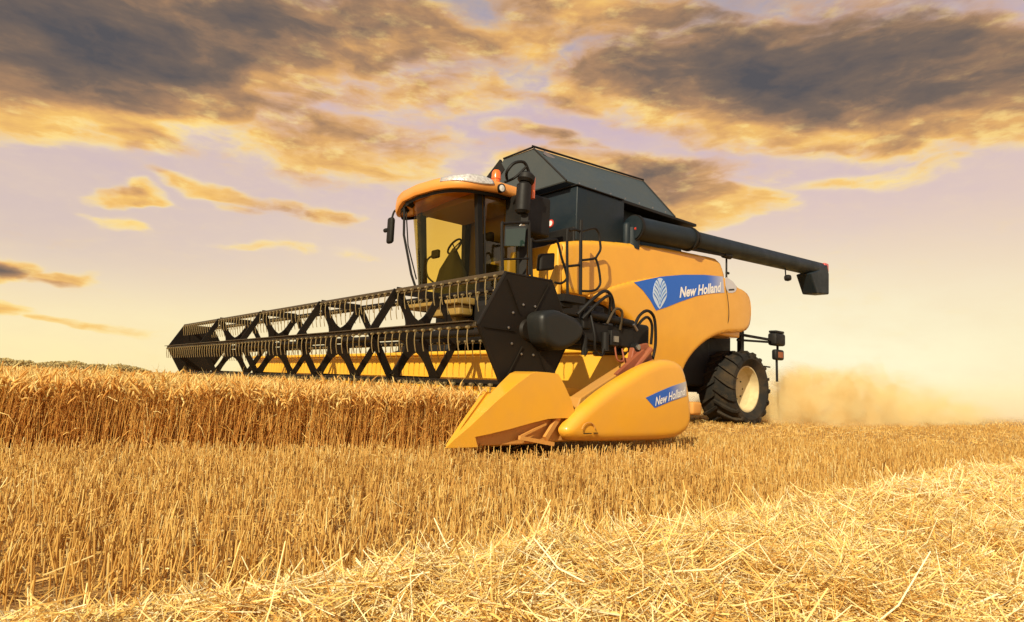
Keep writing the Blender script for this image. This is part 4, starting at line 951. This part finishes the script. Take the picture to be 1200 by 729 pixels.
# tufts where the straw bunched up
p, d_ = fan(1500, 1.6, 8, .95); h = swh(p); ok = h > .08; p = p[ok]; h = h[ok]; per = 34
c_ = np.repeat(p, per, 0)+rng.normal(0, .022, (len(p)*per, 2)); hh = np.repeat(h, per); n = len(c_)
am = np.repeat(rng.random(len(p))*6.28, per)+rng.normal(0, .55, n); em = np.repeat(rng.uniform(.05, .75, len(p)), per)+rng.normal(0, .25, n)
dd = np.stack([np.cos(am)*np.cos(em), np.sin(am)*np.cos(em), np.sin(em)], 1); L = rng.uniform(.04, .15, n)
sw.add(strands(np.concatenate([c_, (hh-.03)[:, None]], 1), dd, L, (rng.uniform(.002, .0036, n))[:, None]*np.array([[1, 1.05, .7]]), 3, rng.normal(.1, .3, n)), np.clip(np.repeat(rng.normal(.66, .18, len(p)), per)+rng.normal(0, .2, n), 0, 1))
p, d_ = fan(90000, 1.1, 5, .95); h = swh(p); ok = p[:, 1] < -2.6; p = p[ok]; h = h[ok]; n = len(p)
b = np.concatenate([p, (h-.02+rng.random(n)*.035)[:, None]], 1); b[:, 2] = np.maximum(b[:, 2], .008); a = rng.random(n)*6.28; e_ = rng.normal(0, .4, n)
dd = np.stack([np.cos(a)*np.cos(e_), np.sin(a)*np.cos(e_), np.sin(e_)], 1)
sw.add(strands(b, dd, rng.uniform(.008, .03, n), np.full((n, 2), 1.)*rng.uniform(.002, .005, n)[:, None], 2, np.zeros(n)), np.clip(rng.normal(.6, .3, n), 0, 1))
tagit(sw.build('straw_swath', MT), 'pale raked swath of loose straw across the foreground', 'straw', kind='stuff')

# ---- distant trees at the left ----
tm = mat('hazed_foliage', (.36, .28, .11), .9, var=(.42, .33, .14), vscale=.1)  # distance haze mixed into the foliage colour as a paler tone
tb = MB()
V = []; F = []
for i in range(2600):
    u = rng.random(); px = -.735+u*.235
    D_ = 420+rng.random()*45; prof = 5.2*(1-max(0, (u-.75)/.25)**2*.75)*(.85+.15*math.sin(u*23)+.08*math.sin(u*61))
    c = cp+fw*D_+rt*(D_*math.tan(px)); z = rng.random()**.7*prof; s_ = rng.uniform(.5, 1.2)
    o = len(V); a = rng.random()*6.28
    for k_ in range(6):
        V.append((c[0]+s_*math.cos(a+k_*1.05)*rng.uniform(.6, 1.2), c[1]+s_*math.sin(a+k_*1.05)*rng.uniform(.6, 1.2), z+rng.normal(0, .35)))
    V.append((c[0], c[1], z+s_*.8)); V.append((c[0], c[1], z-s_*.7))
    for k_ in range(6): F += [(o+k_, o+(k_+1) % 6, o+6), (o+(k_+1) % 6, o+k_, o+7)]
tb.add(V, F); tagit(tb.build('distant_trees', tm), 'low hazy line of trees on the left horizon', 'trees', kind='stuff')

# ---- dust thrown up behind the machine ----
dm = bpy.data.materials.new('dust'); dm.use_nodes = True; k = N(dm.node_tree); dm.node_tree.nodes.remove(dm.node_tree.nodes['Principled BSDF'])
oc = k.n('ShaderNodeTexCoord').outputs['Object']; s3 = k.n('ShaderNodeSeparateXYZ'); k.set(s3.inputs[0], oc)
warp = k.vm('ADD', oc, k.vm('MULTIPLY', k.vm('SUBTRACT', k.noise(oc, .7, 3, .6, out='Color'), (.5, .5, .5)), (1.6, 1.6, 1.2)))
nz = k.noise(warp, 1.1, 6, .62)
x_ = s3.outputs[0]; z_ = s3.outputs[2]
top = k.m('ADD', .35, k.m('MULTIPLY', k.mr(x_, 10.5, 14, 0, 1, True), k.mr(x_, 14, 24, 1.05, .25, True)))
hz = k.mr(k.m('DIVIDE', k.m('ADD', z_, k.m('MULTIPLY', k.m('SUBTRACT', nz, .5), -2.2)), top), .45, 1.15, 1, 0, True)
dens = k.m('MULTIPLY', hz, k.mr(nz, .47, .57, 0.0, 1, True))
ends = k.m('MULTIPLY', k.mr(x_, 10.6, 12, 0, 1, True), k.mr(x_, 15, 27, 1, .03, True))
yf = k.m('MULTIPLY', k.mr(s3.outputs[1], 1.4, 2.8, 0, 1, True), k.mr(s3.outputs[1], 5, 6.6, 1, 0, True))
dens = k.m('MULTIPLY', k.m('MULTIPLY', dens, ends), k.m('MULTIPLY', yf, 4.5))
pv = k.n('ShaderNodeVolumePrincipled'); k.set(pv.inputs['Color'], k.mix(k.m('MULTIPLY', k.mr(x_, 12, 20, 1, .25, True), k.mr(k.noise(warp, 1.7, 5, .65), .42, .58, 0, 1, True)), (.98, .87, .50, 1), (.87, .63, .26, 1))); pv.inputs['Anisotropy'].default_value = -.12; k.set(pv.inputs['Density'], dens)
k.set(dm.node_tree.nodes['Material Output'].inputs['Volume'], pv.outputs[0])
dm.cycles.volume_step_rate = 1.0 if hasattr(dm.cycles, 'volume_step_rate') else 1
tagit(MB().box(10.6, 32, .8, 9.0, .01, 3.0).build('dust_cloud', dm), 'billowing tan dust cloud trailing behind the rear wheel', 'dust', kind='stuff')

# ---- thin dust drifting low over the far stubble ----
dm2 = bpy.data.materials.new('drift'); dm2.use_nodes = True; k = N(dm2.node_tree); dm2.node_tree.nodes.remove(dm2.node_tree.nodes['Principled BSDF'])
oc = k.n('ShaderNodeTexCoord').outputs['Object']; s3 = k.n('ShaderNodeSeparateXYZ'); k.set(s3.inputs[0], oc); x_, y_, z_ = s3.outputs
den = k.m('MULTIPLY', k.mr(x_, 17, 40, 0, 1, True), k.mr(z_, 3.4, 0, 0, 1, True))
den = k.m('MULTIPLY', k.m('MULTIPLY', den, den), k.m('MULTIPLY', k.mr(y_, -26, -6, 0, 1, True), k.mr(x_, 150, 100, 0, .11)))
pv = k.n('ShaderNodeVolumePrincipled'); pv.inputs['Color'].default_value = (.995, .95, .74, 1); pv.inputs['Anisotropy'].default_value = -.1; k.set(pv.inputs['Density'], den)
k.set(dm2.node_tree.nodes['Material Output'].inputs['Volume'], pv.outputs[0])
tagit(MB().box(17, 150, -26, 90, .012, 3.5).build('drifting_dust', dm2), 'thin pale dust drifting low over the far stubble at right', 'dust', kind='stuff')
